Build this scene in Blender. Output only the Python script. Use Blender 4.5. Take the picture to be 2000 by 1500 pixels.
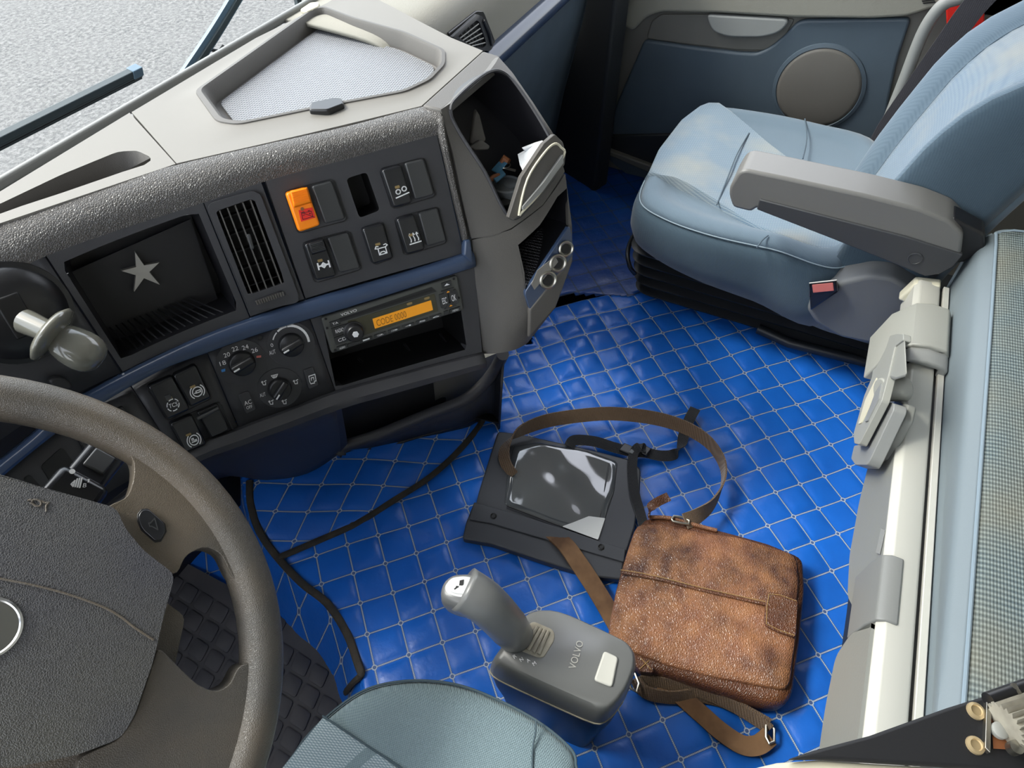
import bpy, bmesh, math, random
from mathutils import Vector, Matrix
for o in list(bpy.data.objects): bpy.data.objects.remove(o)
random.seed(7)
V = Vector
SC = bpy.context.scene
COL = SC.collection
# ---------------------------------------------------------------- camera
FPX = 1300.0; CH = 1.08
_th = math.radians(49.55)
_h = V((0.5874, 0.2743, 0)).normalized()
CF = V((_h.x*math.cos(_th), _h.y*math.cos(_th), -math.sin(_th)))
CR = CF.cross(V((0, 0, 1))).normalized()
CU = CR.cross(CF)
CC = V((0, 0, CH))
cam = bpy.data.objects.new('camera', bpy.data.cameras.new('camera')); COL.objects.link(cam)
cam.data.sensor_width = 36; cam.data.lens = 36*FPX/2000; cam.data.clip_start = 0.01
cam.matrix_world = Matrix.Translation(CC) @ Matrix((CR, CU, -CF)).transposed().to_4x4()
SC.camera = cam
# ---------------------------------------------------------------- light
SC.view_settings.view_transform = 'Standard'; SC.view_settings.look = 'None'
SC.view_settings.gamma = 1; SC.view_settings.use_curve_mapping = False
SC.view_settings.exposure = 0.2
w = bpy.data.worlds.new('sky'); SC.world = w; w.use_nodes = True
wn = w.node_tree; bg = wn.nodes['Background']
sky = wn.nodes.new('ShaderNodeTexSky')
SUN_EL, SUN_AZ = math.radians(50), math.radians(0)
try:
    sky.sky_type = 'NISHITA'; sky.sun_disc = False; sky.sun_elevation = SUN_EL; sky.sun_rotation = SUN_AZ; sky.dust_density = 4; sky.air_density = 1.2
except Exception: pass
mixw = wn.nodes.new('ShaderNodeMixRGB'); mixw.inputs[0].default_value = 0.75
mixw.inputs[2].default_value = (3.4, 3.42, 3.5, 1)
bg.inputs[1].default_value = 1.0
wn.links.new(sky.outputs[0], mixw.inputs[1]); wn.links.new(mixw.outputs[0], bg.inputs[0])
sd = bpy.data.lights.new('sun', 'SUN'); sd.energy = 3.2; sd.angle = math.radians(14); sd.color = (1, .955, .88)
so = bpy.data.objects.new('sun', sd); COL.objects.link(so)
SUNDIR = V((0.30, -0.80, -0.95)).normalized()      # the way the sunlight travels
so.rotation_euler = SUNDIR.to_track_quat('-Z', 'Y').to_euler(); so.location = (0, 3, 4)

# ---------------------------------------------------------------- view geometry helpers
def ray(x, y): return (CF*FPX + CR*(x-1000) + CU*(750-y)).normalized()
def Z(x, y, z): d = ray(x, y); return CC + d*((z-CH)/d.z)
def X(x, y, v): d = ray(x, y); return CC + d*(v/d.x)
def Y(x, y, v): d = ray(x, y); return CC + d*(v/d.y)
def PL(x, y, p, n): d = ray(x, y); return CC + d*((V(p)-CC).dot(V(n))/d.dot(V(n)))
def proj(p):
    v = V(p)-CC; z = v.dot(CF); return (1000+FPX*v.dot(CR)/z, 750-FPX*v.dot(CU)/z)
class Surf:
    """a real surface in the cab: f(u,v,d) -> point, d = height over the surface"""
    def __init__(s, f, u0=.5, v0=.5): s.f = f; s.g = (u0, v0)
    def inv(s, x, y, d=0.0):
        u, v = s.g
        for _ in range(14):
            p = proj(s.f(u, v, d)); ex, ey = x-p[0], y-p[1]
            if abs(ex)+abs(ey) < .01: break
            h = 1e-4; a = proj(s.f(u+h, v, d)); b = proj(s.f(u, v+h, d))
            a = ((a[0]-p[0])/h, (a[1]-p[1])/h); b = ((b[0]-p[0])/h, (b[1]-p[1])/h)
            D = a[0]*b[1]-a[1]*b[0]
            if abs(D) < 1e-9: break
            du = (ex*b[1]-ey*b[0])/D; dv = (a[0]*ey-a[1]*ex)/D
            m = max(abs(du), abs(dv), .25)/.25
            u += du/m; v += dv/m
        return (u, v)
    def P(s, x, y, d=0.0): u, v = s.inv(x, y, d); return s.f(u, v, d)
# ---------------------------------------------------------------- materials
def lin(h):
    h = h.lstrip('#'); c = [int(h[i:i+2], 16)/255 for i in (0, 2, 4)]
    return tuple((x/12.92 if x <= .04045 else ((x+.055)/1.055)**2.4) for x in c)+(1,)
class NT:
    def __init__(s, m): s.t = m.node_tree; s.b = s.t.nodes['Principled BSDF']
    def n(s, typ, **k):
        nd = s.t.nodes.new(typ)
        for a, b in k.items(): setattr(nd, a, b)
        return nd
    def l(s, a, b): s.t.links.new(a, b)
    def m(s, op, a, b=None, c=None):
        nd = s.t.nodes.new('ShaderNodeMath'); nd.operation = op
        for i, q in enumerate((a, b, c)):
            if q is None: continue
            if isinstance(q, (int, float)): nd.inputs[i].default_value = q
            else: s.l(q, nd.inputs[i])
        return nd.outputs[0]
    def mix(s, f, a, b):
        nd = s.t.nodes.new('ShaderNodeMixRGB')
        for i, q in enumerate((f, a, b)):
            if isinstance(q, (int, float)): nd.inputs[i].default_value = q
            elif isinstance(q, tuple): nd.inputs[i].default_value = q
            else: s.l(q, nd.inputs[i])
        return nd.outputs[0]
    def bump(s, h, st, dist=.001):
        nd = s.t.nodes.new('ShaderNodeBump'); nd.inputs['Strength'].default_value = st; nd.inputs['Distance'].default_value = dist
        s.l(h, nd.inputs['Height']); s.l(nd.outputs[0], s.b.inputs['Normal'])
    def obj(s, scale=1):
        t = s.n('ShaderNodeTexCoord'); mp = s.n('ShaderNodeMapping')
        mp.inputs['Scale'].default_value = (scale,)*3 if isinstance(scale, (int, float)) else scale
        s.l(t.outputs['Object'], mp.inputs[0]); return mp.outputs[0]
    def noise(s, sc, det=2, v=None, rough=.5):
        nd = s.n('ShaderNodeTexNoise'); nd.inputs['Scale'].default_value = sc; nd.inputs['Detail'].default_value = det; nd.inputs['Roughness'].default_value = rough
        s.l(v if v is not None else s.obj(), nd.inputs['Vector']); return nd.outputs['Fac']
    def ramp(s, f, a, b):
        nd = s.n('ShaderNodeMapRange'); nd.inputs[1].default_value = a; nd.inputs[2].default_value = b; s.l(f, nd.inputs[0]); return nd.outputs[0]
def mat(name, col, rough=.5, metal=0, bump=0, bs=900, var=0, col2=None, vs=12, spec=.5, kind='noise', coat=0):
    m = bpy.data.materials.new(name); m.use_nodes = True; k = NT(m)
    c = lin(col) if isinstance(col, str) else col
    k.b.inputs['Base Color'].default_value = c
    k.b.inputs['Roughness'].default_value = rough; k.b.inputs['Metallic'].default_value = metal
    k.b.inputs['Specular IOR Level'].default_value = spec
    k.b.inputs['Coat Weight'].default_value = coat
    if var or col2:
        c2 = lin(col2) if col2 else tuple(x*(1-var) for x in c[:3])+(1,)
        f = k.ramp(k.noise(vs, 4), .38, .66)
        k.l(k.mix(f, c, c2), k.b.inputs['Base Color'])
        r = k.m('ADD', k.m('MULTIPLY', f, .12), rough-.05); k.l(r, k.b.inputs['Roughness'])
    if bump:
        if kind == 'vor':
            vo = k.n('ShaderNodeTexVoronoi', feature='DISTANCE_TO_EDGE'); vo.inputs['Scale'].default_value = bs; k.l(k.obj(), vo.inputs['Vector'])
            h = k.ramp(vo.outputs['Distance'], 0, .25)
        else: h = k.noise(bs, 2)
        k.bump(h, bump)
    return m
def weave(name, col, c2, sx, sy, st=.5, dirt=None):
    m = bpy.data.materials.new(name); m.use_nodes = True; k = NT(m)
    k.b.inputs['Roughness'].default_value = .85; k.b.inputs['Specular IOR Level'].default_value = .25
    k.b.inputs['Sheen Weight'].default_value = .25
    v = k.obj(); sp = k.n('ShaderNodeSeparateXYZ'); k.l(v, sp.inputs[0])
    a = k.m('SINE', k.m('MULTIPLY', k.m('ADD', sp.outputs[0], sp.outputs[2]), sx)); b = k.m('SINE', k.m('MULTIPLY', k.m('ADD', sp.outputs[1], sp.outputs[2]), sy))
    h = k.m('MULTIPLY', a, b); f = k.ramp(h, -.2, .8)
    col_ = k.mix(f, lin(col), lin(c2))
    if dirt: col_ = k.mix(k.m('MULTIPLY', k.ramp(k.noise(7, 4), .45, .75), .7), col_, lin(dirt))
    k.l(col_, k.b.inputs['Base Color']); k.bump(h, st, .0006)
    return m
M = {}
M['dash_grey'] = mat('dash_grey_plastic', '#55524e', .55, bump=.25, bs=1100)
M['dash_top'] = mat('dash_top_plastic', '#75726c', .6, bump=.12, bs=1500)
M['leather_dash'] = mat('padded_dash_vinyl', '#5d5a57', .38, bump=.75, bs=430, kind='vor')
M['fascia'] = mat('charcoal_fascia', '#37373a', .5, bump=.12, bs=1500)
M['black'] = mat('black_plastic', '#1b1b1d', .35)
M['black_soft'] = mat('black_rubber', '#1c1c1e', .6, bump=.1, bs=500)
M['pocket'] = mat('dark_pocket_plastic', '#1a1a1e', .42, bump=.08, bs=300)
M['void'] = mat('deep_black_plastic', '#08080a', .5)
M['switch'] = mat('switch_black', '#1e1f22', .22)
M['blank'] = mat('switch_blank_grey', '#38393a', .32)
M['orange'] = mat('orange_plastic', '#ff8a08', .35)
M['red'] = mat('red_label', '#e5281c', .5)
M['white'] = mat('white_print', '#e8e8e8', .5)
M['amberled'] = mat('unlit_amber_lamp', '#8a7448', .3)
M['blue_trim'] = mat('blue_trim_plastic', '#34425a', .22)
M['blue_light'] = mat('blue_print', '#3a7fc0', .5)
M['radio'] = mat('radio_grey', '#4a4b47', .42, bump=.05, bs=900)
M['radio_dark'] = mat('radio_button', '#2a2b2c', .3)
M['screen'] = mat('radio_glass', '#3c3a2a', .2)
M['chrome'] = mat('chrome', '#c8c8c8', .18, metal=1)
M['steel'] = mat('worn_steel', '#a8a49a', .35, metal=1)
M['star'] = mat('brushed_metal_sticker', '#b0ada6', .4, metal=.3, bump=.1, bs=200)
M['wheel'] = mat('worn_wheel_vinyl', '#5c5347', .38, bump=.3, bs=700, kind='vor', col2='#484540', vs=9)
M['hub'] = mat('hub_pad_vinyl', '#45443f', .45, bump=.4, bs=620, kind='vor', col2='#35353a', vs=6)
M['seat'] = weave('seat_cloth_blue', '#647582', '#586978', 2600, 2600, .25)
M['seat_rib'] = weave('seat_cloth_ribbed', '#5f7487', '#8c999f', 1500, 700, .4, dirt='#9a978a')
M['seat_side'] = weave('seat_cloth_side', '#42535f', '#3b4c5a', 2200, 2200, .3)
M['seat_grey'] = weave('driver_seat_cloth', '#6f8084', '#5c6e74', 2400, 2400, .5)
M['seat_grey2'] = weave('driver_seat_stripe', '#6c7e85', '#a4aeb0', 2600, 900, .5)
M['piping'] = mat('cloth_piping', '#8797a1', .8)
M['piping_dk'] = mat('dark_piping', '#37474e', .8)
M['armrest'] = mat('armrest_grey', '#6a6966', .42, bump=.15, bs=1300)
M['armrest_dk'] = mat('armrest_dark', '#3a3b3d', .5, bump=.15, bs=900)
M['cover'] = mat('seat_cover_plastic', '#66686a', .5, bump=.25, bs=1300)
M['bellows'] = mat('bellows_rubber', '#1d1f22', .45)
M['buckle_red'] = mat('faded_red_button', '#d0746c', .4)
M['door_grey'] = mat('door_top_grey', '#8a877c', .6, bump=.35, bs=500)
M['door_mid'] = mat('door_mid_grey', '#66645e', .55, bump=.15, bs=900)
M['door_blue'] = mat('door_blue_grey', '#48545e', .5, bump=.15, bs=700, var=.15, vs=5)
M['door_dk'] = mat('door_dark', '#1e2124', .6)
M['rail'] = mat('cream_rail', '#c2c0b6', .4)
M['rail_grey'] = mat('rail_grey_cover', '#7a7b78', .45, bump=.1, bs=900)
M['apron'] = mat('grey_apron_plastic', '#84857f', .42, bump=.12, bs=250)
M['clip'] = mat('light_grey_plastic', '#989890', .45)
M['clip_dk'] = mat('mid_grey_plastic', '#8a8b88', .45)
M['bunk_side'] = mat('bunk_side_vinyl', '#7b868b', .6, bump=.1, bs=600)
M['shifter'] = mat('shifter_grey', '#6c6d6c', .32, bump=.03, bs=300)
M['shifter_lt'] = mat('shifter_light', '#b3b2aa', .38)
M['shifter_cr'] = mat('shifter_worn_beige', '#a29c8c', .5, var=.3, vs=60)
M['shifter_dk'] = mat('shifter_black', '#242222', .4)
M['silver'] = mat('silver_plastic', '#c9cac8', .28)
M['lever'] = mat('translucent_grey_lever', '#6c6b62', .15, coat=.5)
M['pouch'] = mat('black_tarpaulin', '#33353a', .42, bump=.15, bs=60)
M['web_black'] = weave('black_webbing', '#1c1d20', '#2b2c2f', 1600, 1600, .6)
M['web_brown'] = weave('brown_webbing', '#5e4a38', '#75604a', 1500, 1500, .8)
M['suede'] = mat('tan_suede', '#77593c', .85, bump=.3, bs=300, col2='#523a26', vs=18)
M['wiper'] = mat('wiper_grey', '#3c4446', .5)
M['wiper_blue'] = mat('wiper_arm_blue_grey', '#5f7483', .45)
M['yellowed'] = mat('beige_plastic', '#cfc9b2', .5)
M['belt'] = weave('belt_webbing', '#3c3a3e', '#4a484c', 1800, 1800, .4)
M['rivet'] = mat('brass_rivet', '#cdb68c', .4, metal=.6)
M['key_blue'] = mat('blue_key_tag', '#4d7f9d', .4)
M['key_brown'] = mat('brown_key_leather', '#8a5430', .6)
M['cuplid'] = mat('cup_lid_grey', '#5c6062', .5)
M['rubber'] = mat('dusty_black_rubber', '#3b3b40', .7, bump=.1, bs=400, col2='#4c4a4c', vs=14)
M['paper'] = mat('white_paper', '#d8dadc', .7)
M['display'] = mat('amber_display', '#d08a18', .4)
k = NT(M['display']); k.b.inputs['Emission Color'].default_value = lin('#e09018'); k.b.inputs['Emission Strength'].default_value = .25
M['lcd'] = mat('lcd_digits', '#8a5a12', .5)
M['roof'] = mat('headliner', '#b8b6ae', .9)
# brown leather
def leather_bag(name, a, b, c):
    m = bpy.data.materials.new(name); m.use_nodes = True; k = NT(m)
    f1 = k.ramp(k.noise(9, 4), .4, .62); f2 = k.ramp(k.noise(30, 5), .35, .7)
    cc = k.mix(f1, lin(a), lin(b)); cc = k.mix(k.m('MULTIPLY', f2, .5), cc, lin(c))
    k.l(cc, k.b.inputs['Base Color']); k.b.inputs['Roughness'].default_value = .36
    vo = k.n('ShaderNodeTexVoronoi', feature='DISTANCE_TO_EDGE'); vo.inputs['Scale'].default_value = 230
    k.l(k.obj((1, 1.6, 1)), vo.inputs['Vector'])
    h = k.m('ADD', k.ramp(vo.outputs['Distance'], 0, .3), k.m('MULTIPLY', k.noise(60, 3), .8))
    k.bump(h, .65); return m
M['bag'] = leather_bag('brown_bag_leather', '#845840', '#482e26', '#b07c50')
M['bag_dk'] = leather_bag('dark_bag_leather', '#5c3826', '#43291d', '#7a4e30')
M['stitch'] = mat('tan_thread', '#9a7a4c', .8)
# quilted vinyl: stitch lines and button rings follow the uv grid (one unit = one quilted square)
def quilt(name, base, groove, thread):
    m = bpy.data.materials.new(name); m.use_nodes = True; k = NT(m)
    uv = k.n('ShaderNodeUVMap'); sp = k.n('ShaderNodeSeparateXYZ'); k.l(uv.outputs[0], sp.inputs[0])
    def dist(x):
        return k.m('ABSOLUTE', k.m('SUBTRACT', x, k.m('ROUND', x)))
    u, v = sp.outputs[0], sp.outputs[1]; du, dv = dist(u), dist(v)
    def rope(d, t):
        on = k.m('LESS_THAN', d, .020); fr = k.m('FRACT', k.m('ADD', k.m('MULTIPLY', t, 22), k.m('MULTIPLY', d, 25)))
        return k.m('MULTIPLY', on, k.m('ADD', k.m('MULTIPLY', k.m('LESS_THAN', fr, .66), .75), .25))
    r1 = rope(du, v); r2 = rope(dv, u)
    rr = k.m('SQRT', k.m('ADD', k.m('MULTIPLY', du, du), k.m('MULTIPLY', dv, dv)))
    ring = k.m('LESS_THAN', k.m('ABSOLUTE', k.m('SUBTRACT', rr, .062)), .016)
    inside = k.m('LESS_THAN', rr, .05)
    th = k.m('MAXIMUM', k.m('MAXIMUM', r1, r2), ring)
    th = k.m('MULTIPLY', th, k.m('SUBTRACT', 1, k.m('MULTIPLY', inside, .8)))
    gr = k.m('LESS_THAN', k.m('MINIMUM', du, dv), .032)
    g2 = k.m('MAXIMUM', gr, inside)
    c = k.mix(k.m('MULTIPLY', k.ramp(k.noise(14, 4), .4, .7), .35), lin(base), lin(groove))
    c = k.mix(k.m('MULTIPLY', g2, .7), c, lin('#0a1f45')); c = k.mix(th, c, lin(thread))
    k.l(c, k.b.inputs['Base Color'])
    rg = k.m('ADD', k.m('MULTIPLY', th, .4), k.m('ADD', .30, k.m('MULTIPLY', k.noise(30, 3), .12))); k.l(rg, k.b.inputs['Roughness'])
    k.bump(k.m('ADD', k.noise(160, 4), k.m('MULTIPLY', k.noise(22, 3), 2.2)), .35, .0012)
    return m
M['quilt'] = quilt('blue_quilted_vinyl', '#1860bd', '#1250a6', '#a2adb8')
M['quilt_dk'] = quilt('blue_quilted_vinyl_dark', '#0b3f88', '#0a3068', '#3d4a5c')  # same quilt with darker blue and darker thread, for the passenger footwell mat
# mesh of raised diamonds in the tray
def studs(name, c1, c2, s, rot=.6):
    m = bpy.data.materials.new(name); m.use_nodes = True; k = NT(m)
    t = k.n('ShaderNodeTexCoord'); mp = k.n('ShaderNodeMapping'); mp.inputs['Rotation'].default_value = (0, 0, rot); mp.inputs['Scale'].default_value = (s, s*1.5, s)
    k.l(t.outputs['Object'], mp.inputs[0]); sp = k.n('ShaderNodeSeparateXYZ'); k.l(mp.outputs[0], sp.inputs[0])
    a = k.m('SINE', k.m('ADD', sp.outputs[0], sp.outputs[1])); b = k.m('SINE', k.m('SUBTRACT', sp.outputs[0], sp.outputs[1]))
    h = k.ramp(k.m('MAXIMUM', a, b), .1, 1.0)
    k.l(k.mix(h, lin(c1), lin(c2)), k.b.inputs['Base Color']); k.b.inputs['Roughness'].default_value = .42; k.bump(h, .9, .0012)
    return m
M['traymat'] = studs('tray_rubber_mesh', '#5c5e62', '#9a9ca0', 900)
M['shelfmat'] = studs('shelf_rubber_mesh', '#0c0c0e', '#3a3a3e', 800)
def asphalt():
    m = bpy.data.materials.new('asphalt'); m.use_nodes = True; k = NT(m)
    f = k.ramp(k.noise(24, 5, rough=.8), .40, .62); f2 = k.ramp(k.noise(2.2, 3), .35, .65)
    c = k.mix(f, lin('#474746'), lin('#7b7976')); c = k.mix(k.m('MULTIPLY', f2, .3), c, lin('#6c6a68'))
    k.l(c, k.b.inputs['Base Color']); k.b.inputs['Roughness'].default_value = .9; k.bump(f, .6, .01); return m
M['asphalt'] = asphalt()
def glass(name, tint=(.93, .96, .97, 1), dirt=.02):
    m = bpy.data.materials.new(name); m.use_nodes = True; t = m.node_tree; t.nodes.clear()
    o = t.nodes.new('ShaderNodeOutputMaterial'); a = t.nodes.new('ShaderNodeBsdfTransparent'); g = t.nodes.new('ShaderNodeBsdfGlossy')
    lw = t.nodes.new('ShaderNodeLayerWeight'); lw.inputs[0].default_value = .5; fr = t.nodes.new('ShaderNodeMath'); fr.operation = 'POWER'; fr.inputs[1].default_value = 5; t.links.new(lw.outputs['Facing'], fr.inputs[0]); mx = t.nodes.new('ShaderNodeMixShader')
    a.inputs[0].default_value = tint; g.inputs['Roughness'].default_value = .03
    t.links.new(fr.outputs[0], mx.inputs[0]); t.links.new(a.outputs[0], mx.inputs[1]); t.links.new(g.outputs[0], mx.inputs[2]); t.links.new(mx.outputs[0], o.inputs[0])
    return m
M['glass'] = glass('windscreen_glass')
# ---------------------------------------------------------------- object helpers
LOC = {}
def root(name, loc, label=None, cat=None, group=None, kind=None):
    o = bpy.data.objects.new(name, None); o.empty_display_size = .02; COL.objects.link(o); o.location = loc; LOC[o.name] = V(loc)
    if label: o['label'] = label
    if cat: o['category'] = cat
    if group: o['group'] = group
    if kind: o['kind'] = kind
    return o
def tag(o, label, cat, group=None):
    o['label'] = label; o['category'] = cat
    if group: o['group'] = group
    return o
def mk(name, verts, faces, m, parent=None, smooth=True, ang=38, bevel=None, seg=3, subs=0, solid=None, uv=None, label=None, kind=None, recalc=True):
    vs = [V(v) for v in verts]
    if parent is not None: off = LOC[parent.name]
    else:
        n = len(vs); off = V((sum(v.x for v in vs)/n, sum(v.y for v in vs)/n, min(v.z for v in vs)))
    me = bpy.data.meshes.new(name); me.from_pydata([v-off for v in vs], [], faces)
    if uv:
        ul = me.uv_layers.new(name='UVMap')
        for lp in me.loops: ul.data[lp.index].uv = uv[lp.vertex_index]
    if recalc:
        b = bmesh.new(); b.from_mesh(me); bmesh.ops.recalc_face_normals(b, faces=b.faces); b.to_mesh(me); b.free()
    if solid:
        acc = 0
        for p in me.polygons: acc += p.area*p.normal.dot((CC-off-p.center).normalized())
        if acc < 0: me.flip_normals()
    me.materials.append(M[m] if isinstance(m, str) else m)
    if smooth:
        me.shade_smooth(); me.set_sharp_from_angle(angle=math.radians(ang))
    o = bpy.data.objects.new(name, me); COL.objects.link(o); LOC[o.name] = off
    if parent is not None: o.parent = parent
    else: o.location = off
    if solid: q = o.modifiers.new('s', 'SOLIDIFY'); q.thickness = solid; q.offset = -1
    if bevel: q = o.modifiers.new('b', 'BEVEL'); q.width = bevel; q.segments = seg; q.limit_method = 'ANGLE'; q.angle_limit = math.radians(40); q.use_clamp_overlap = True
    if subs: q = o.modifiers.new('u', 'SUBSURF'); q.levels = subs; q.render_levels = subs
    if label: o['label'] = label
    if kind: o['kind'] = kind
    return o
def joinm(*parts):
    vs, fs = [], []
    for a, b in parts:
        o = len(vs); vs += list(a); fs += [tuple(i+o for i in f) for f in b]
    return vs, fs
def prism(top, bot):
    n = len(top); return list(top)+list(bot), [tuple(range(n)), tuple(range(2*n-1, n-1, -1))]+[(i, i+n, (i+1) % n+n, (i+1) % n) for i in range(n)]
def boxm(c, ex, ey, ez):
    c, ex, ey, ez = V(c), V(ex), V(ey), V(ez)
    t = [c+ez+sx*ex+sy*ey for sx, sy in ((-1, -1), (1, -1), (1, 1), (-1, 1))]
    return prism(t, [p-2*ez for p in t])
def spl(pts, n=6, closed=False):
    """catmull-rom through tuples of any length"""
    P = [tuple(p) for p in pts]; N = len(P); out = []
    rng = N if closed else N-1
    for i in range(rng):
        if closed: a, b, c, d = P[i-1], P[i], P[(i+1) % N], P[(i+2) % N]
        else: a, b, c, d = P[max(i-1, 0)], P[i], P[i+1], P[min(i+2, N-1)]
        for j in range(n):
            t = j/n
            out.append(tuple(.5*((2*q)+(-p+r)*t+(2*p-5*q+4*r-s)*t*t+(-p+3*q-3*r+s)*t**3) for p, q, r, s in zip(a, b, c, d)))
    if not closed: out.append(P[-1])
    return out
def rnd(poly, r, n=4):
    """round the corners of a 2-D polygon"""
    out = []; N = len(poly)
    for i in range(N):
        p, a, b = V(poly[i]), V(poly[i-1]), V(poly[(i+1) % N])
        ra = r[i] if isinstance(r, (list, tuple)) else r
        la, lb = (a-p).length, (b-p).length; ra = min(ra, la*.48, lb*.48)
        if ra < 1e-6: out.append(tuple(p)); continue
        s, e = p+(a-p)/la*ra, p+(b-p)/lb*ra
        for j in range(n+1):
            t = j/n; out.append(tuple(s*(1-t)**2+p*2*t*(1-t)+e*t*t))
    return out
def tubem(pts, r, k=10, flat=1.0, up=(0, 0, 1), cap=True):
    P = [V(p) for p in pts]; n = len(P); vs, fs = [], []
    for i, p in enumerate(P):
        t = (P[min(i+1, n-1)]-P[max(i-1, 0)]).normalized()
        a = t.cross(V(up)); a = a.normalized() if a.length > 1e-4 else t.cross(V((1, .2, 0))).normalized(); b = a.cross(t).normalized()
        rr = r[i] if isinstance(r, (list, tuple)) else r
        for j in range(k):
            th = 2*math.pi*j/k; vs.append(p+a*math.cos(th)*rr+b*math.sin(th)*rr*flat)
    for i in range(n-1):
        for j in range(k): fs.append((i*k+j, i*k+(j+1) % k, (i+1)*k+(j+1) % k, (i+1)*k+j))
    if cap: fs += [tuple(range(k)), tuple(range((n-1)*k+k-1, (n-1)*k-1, -1))]
    return vs, fs
def ribbonm(pts, wid, th, n=6):
    """pts: list of (centre, width direction); a strap with real thickness"""
    C = spl([tuple(p)+tuple(d) for p, d in pts], n); vs, fs = [], []
    m = len(C)
    for i, c in enumerate(C):
        p = V(c[:3]); d = V(c[3:]).normalized(); q = V(C[min(i+1, m-1)][:3])-V(C[max(i-1, 0)][:3]); q.normalize()
        nn = q.cross(d).normalized(); d = nn.cross(q).normalized()
        vs += [p-d*wid/2-nn*th/2, p+d*wid/2-nn*th/2, p+d*wid/2+nn*th/2, p-d*wid/2+nn*th/2]
    for i in range(m-1):
        for j in range(4): fs.append((i*4+j, i*4+(j+1) % 4, i*4+4+(j+1) % 4, i*4+4+j))
    fs += [(3, 2, 1, 0), tuple((m-1)*4+j for j in range(4))]
    return vs, fs
def loftm(rings, cap0=True, cap1=True):
    k = len(rings[0]); vs = [p for r in rings for p in r]; fs = []
    for i in range(len(rings)-1):
        for j in range(k): fs.append((i*k+j, i*k+(j+1) % k, (i+1)*k+(j+1) % k, (i+1)*k+j))
    if cap0: fs.append(tuple(range(k-1, -1, -1)))
    if cap1: fs.append(tuple((len(rings)-1)*k+j for j in range(k)))
    return vs, fs
def lathem(c, ax, prof, k=28, xd=None):
    """prof: (radius, height) along axis"""
    ax = V(ax).normalized(); a = V(xd) if xd else ax.orthogonal().normalized(); a = (a-ax*a.dot(ax)).normalized(); b = ax.cross(a)
    return loftm([[V(c)+ax*h+(a*math.cos(2*math.pi*j/k)+b*math.sin(2*math.pi*j/k))*max(r, 1e-5) for j in range(k)] for r, h in prof])
def gridm(f, nu, nv):
    vs = [f(i/nu, j/nv) for j in range(nv+1) for i in range(nu+1)]
    fs = [(j*(nu+1)+i, j*(nu+1)+i+1, (j+1)*(nu+1)+i+1, (j+1)*(nu+1)+i) for j in range(nv) for i in range(nu)]
    return vs, fs
def angres(poly, c, N):
    """resample a star-shaped 2-D outline at N equal angles about c"""
    out = []
    for k_ in range(N):
        a = 2*math.pi*k_/N; dx, dy = math.cos(a), math.sin(a); best = None
        for i in range(len(poly)):
            x1, y1 = poly[i][0]-c[0], poly[i][1]-c[1]; x2, y2 = poly[(i+1) % len(poly)][0]-c[0], poly[(i+1) % len(poly)][1]-c[1]
            den = dx*(y2-y1)-dy*(x2-x1)
            if abs(den) < 1e-12: continue
            t = (x1*(y2-y1)-y1*(x2-x1))/den; s = (x1*dy-y1*dx)/den
            if t > 0 and -1e-6 <= s <= 1+1e-6 and (best is None or t < best): best = t
        best = best or .001
        out.append((c[0]+dx*best, c[1]+dy*best))
    return out
def uvs(S, pix, d=0): return [S.inv(x, y, d) for x, y in pix]
def slab(name, S, pix, d0, d1, m, parent=None, r=0, bevel=None, seg=3, inset=0, **kw):
    """outline given on surface S (seen at height d1), thickness d0..d1"""
    q = uvs(S, pix, d1)
    if r: q = rnd(q, r)
    cx = sum(p[0] for p in q)/len(q); cy = sum(p[1] for p in q)/len(q)
    q2 = [(cx+(p[0]-cx)*(1+inset), cy+(p[1]-cy)*(1+inset)) for p in q]
    vs, fs = prism([S.f(u, v, d1) for u, v in q], [S.f(u, v, d0) for u, v in q2])
    return mk(name, vs, fs, m, parent, bevel=bevel, seg=seg, **kw)
def holed(name, S, outer, inner, m, parent=None, ro=0, ri=0, d=0, skirt=.02, N=96, rad=4, lip=.0, snap=True, **kw):
    qo, qi = uvs(S, outer, d), uvs(S, inner, d)
    if ro: qo = rnd(qo, ro)
    if ri: qi = rnd(qi, ri)
    c = (sum(p[0] for p in qi)/len(qi), sum(p[1] for p in qi)/len(qi))
    A, B = angres(qo, c, N), angres(qi, c, N)
    # keep the sharp outer corners
    for p in qo:
        j = min(range(N), key=lambda i: (A[i][0]-p[0])**2+(A[i][1]-p[1])**2); A[j] = p
    for p in (qi if snap else []):
        j = min(range(N), key=lambda i: (B[i][0]-p[0])**2+(B[i][1]-p[1])**2); B[j] = p
    rings = [[S.f(u, v, d-skirt) for u, v in A]]
    for k_ in range(rad+1):
        t = k_/rad; rings.append([S.f(a[0]*(1-t)+b[0]*t, a[1]*(1-t)+b[1]*t, d+(lip if k_ == rad else 0)) for a, b in zip(A, B)])
    rings.append([S.f(u, v, d-skirt) for u, v in B])
    vs, fs = loftm(rings, False, False)
    return mk(name, vs, fs, m, parent, **kw)
def pocket(name, S, inner, depth, m, parent=None, ri=0, shrink=.92, d=0, N=48, snap=True, **kw):
    q = uvs(S, inner, d)
    if ri: q = rnd(q, ri)
    c = (sum(p[0] for p in q)/len(q), sum(p[1] for p in q)/len(q)); B = angres(q, c, N)
    for p in (q if snap else []):
        j = min(range(N), key=lambda i: (B[i][0]-p[0])**2+(B[i][1]-p[1])**2); B[j] = p
    C2 = [(c[0]+(p[0]-c[0])*shrink, c[1]+(p[1]-c[1])*shrink) for p in B]
    vs, fs = loftm([[S.f(u, v, d) for u, v in B], [S.f(u, v, d-depth) for u, v in C2]], False, True)
    return mk(name, vs, fs, m, parent, recalc=False, **kw)
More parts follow.
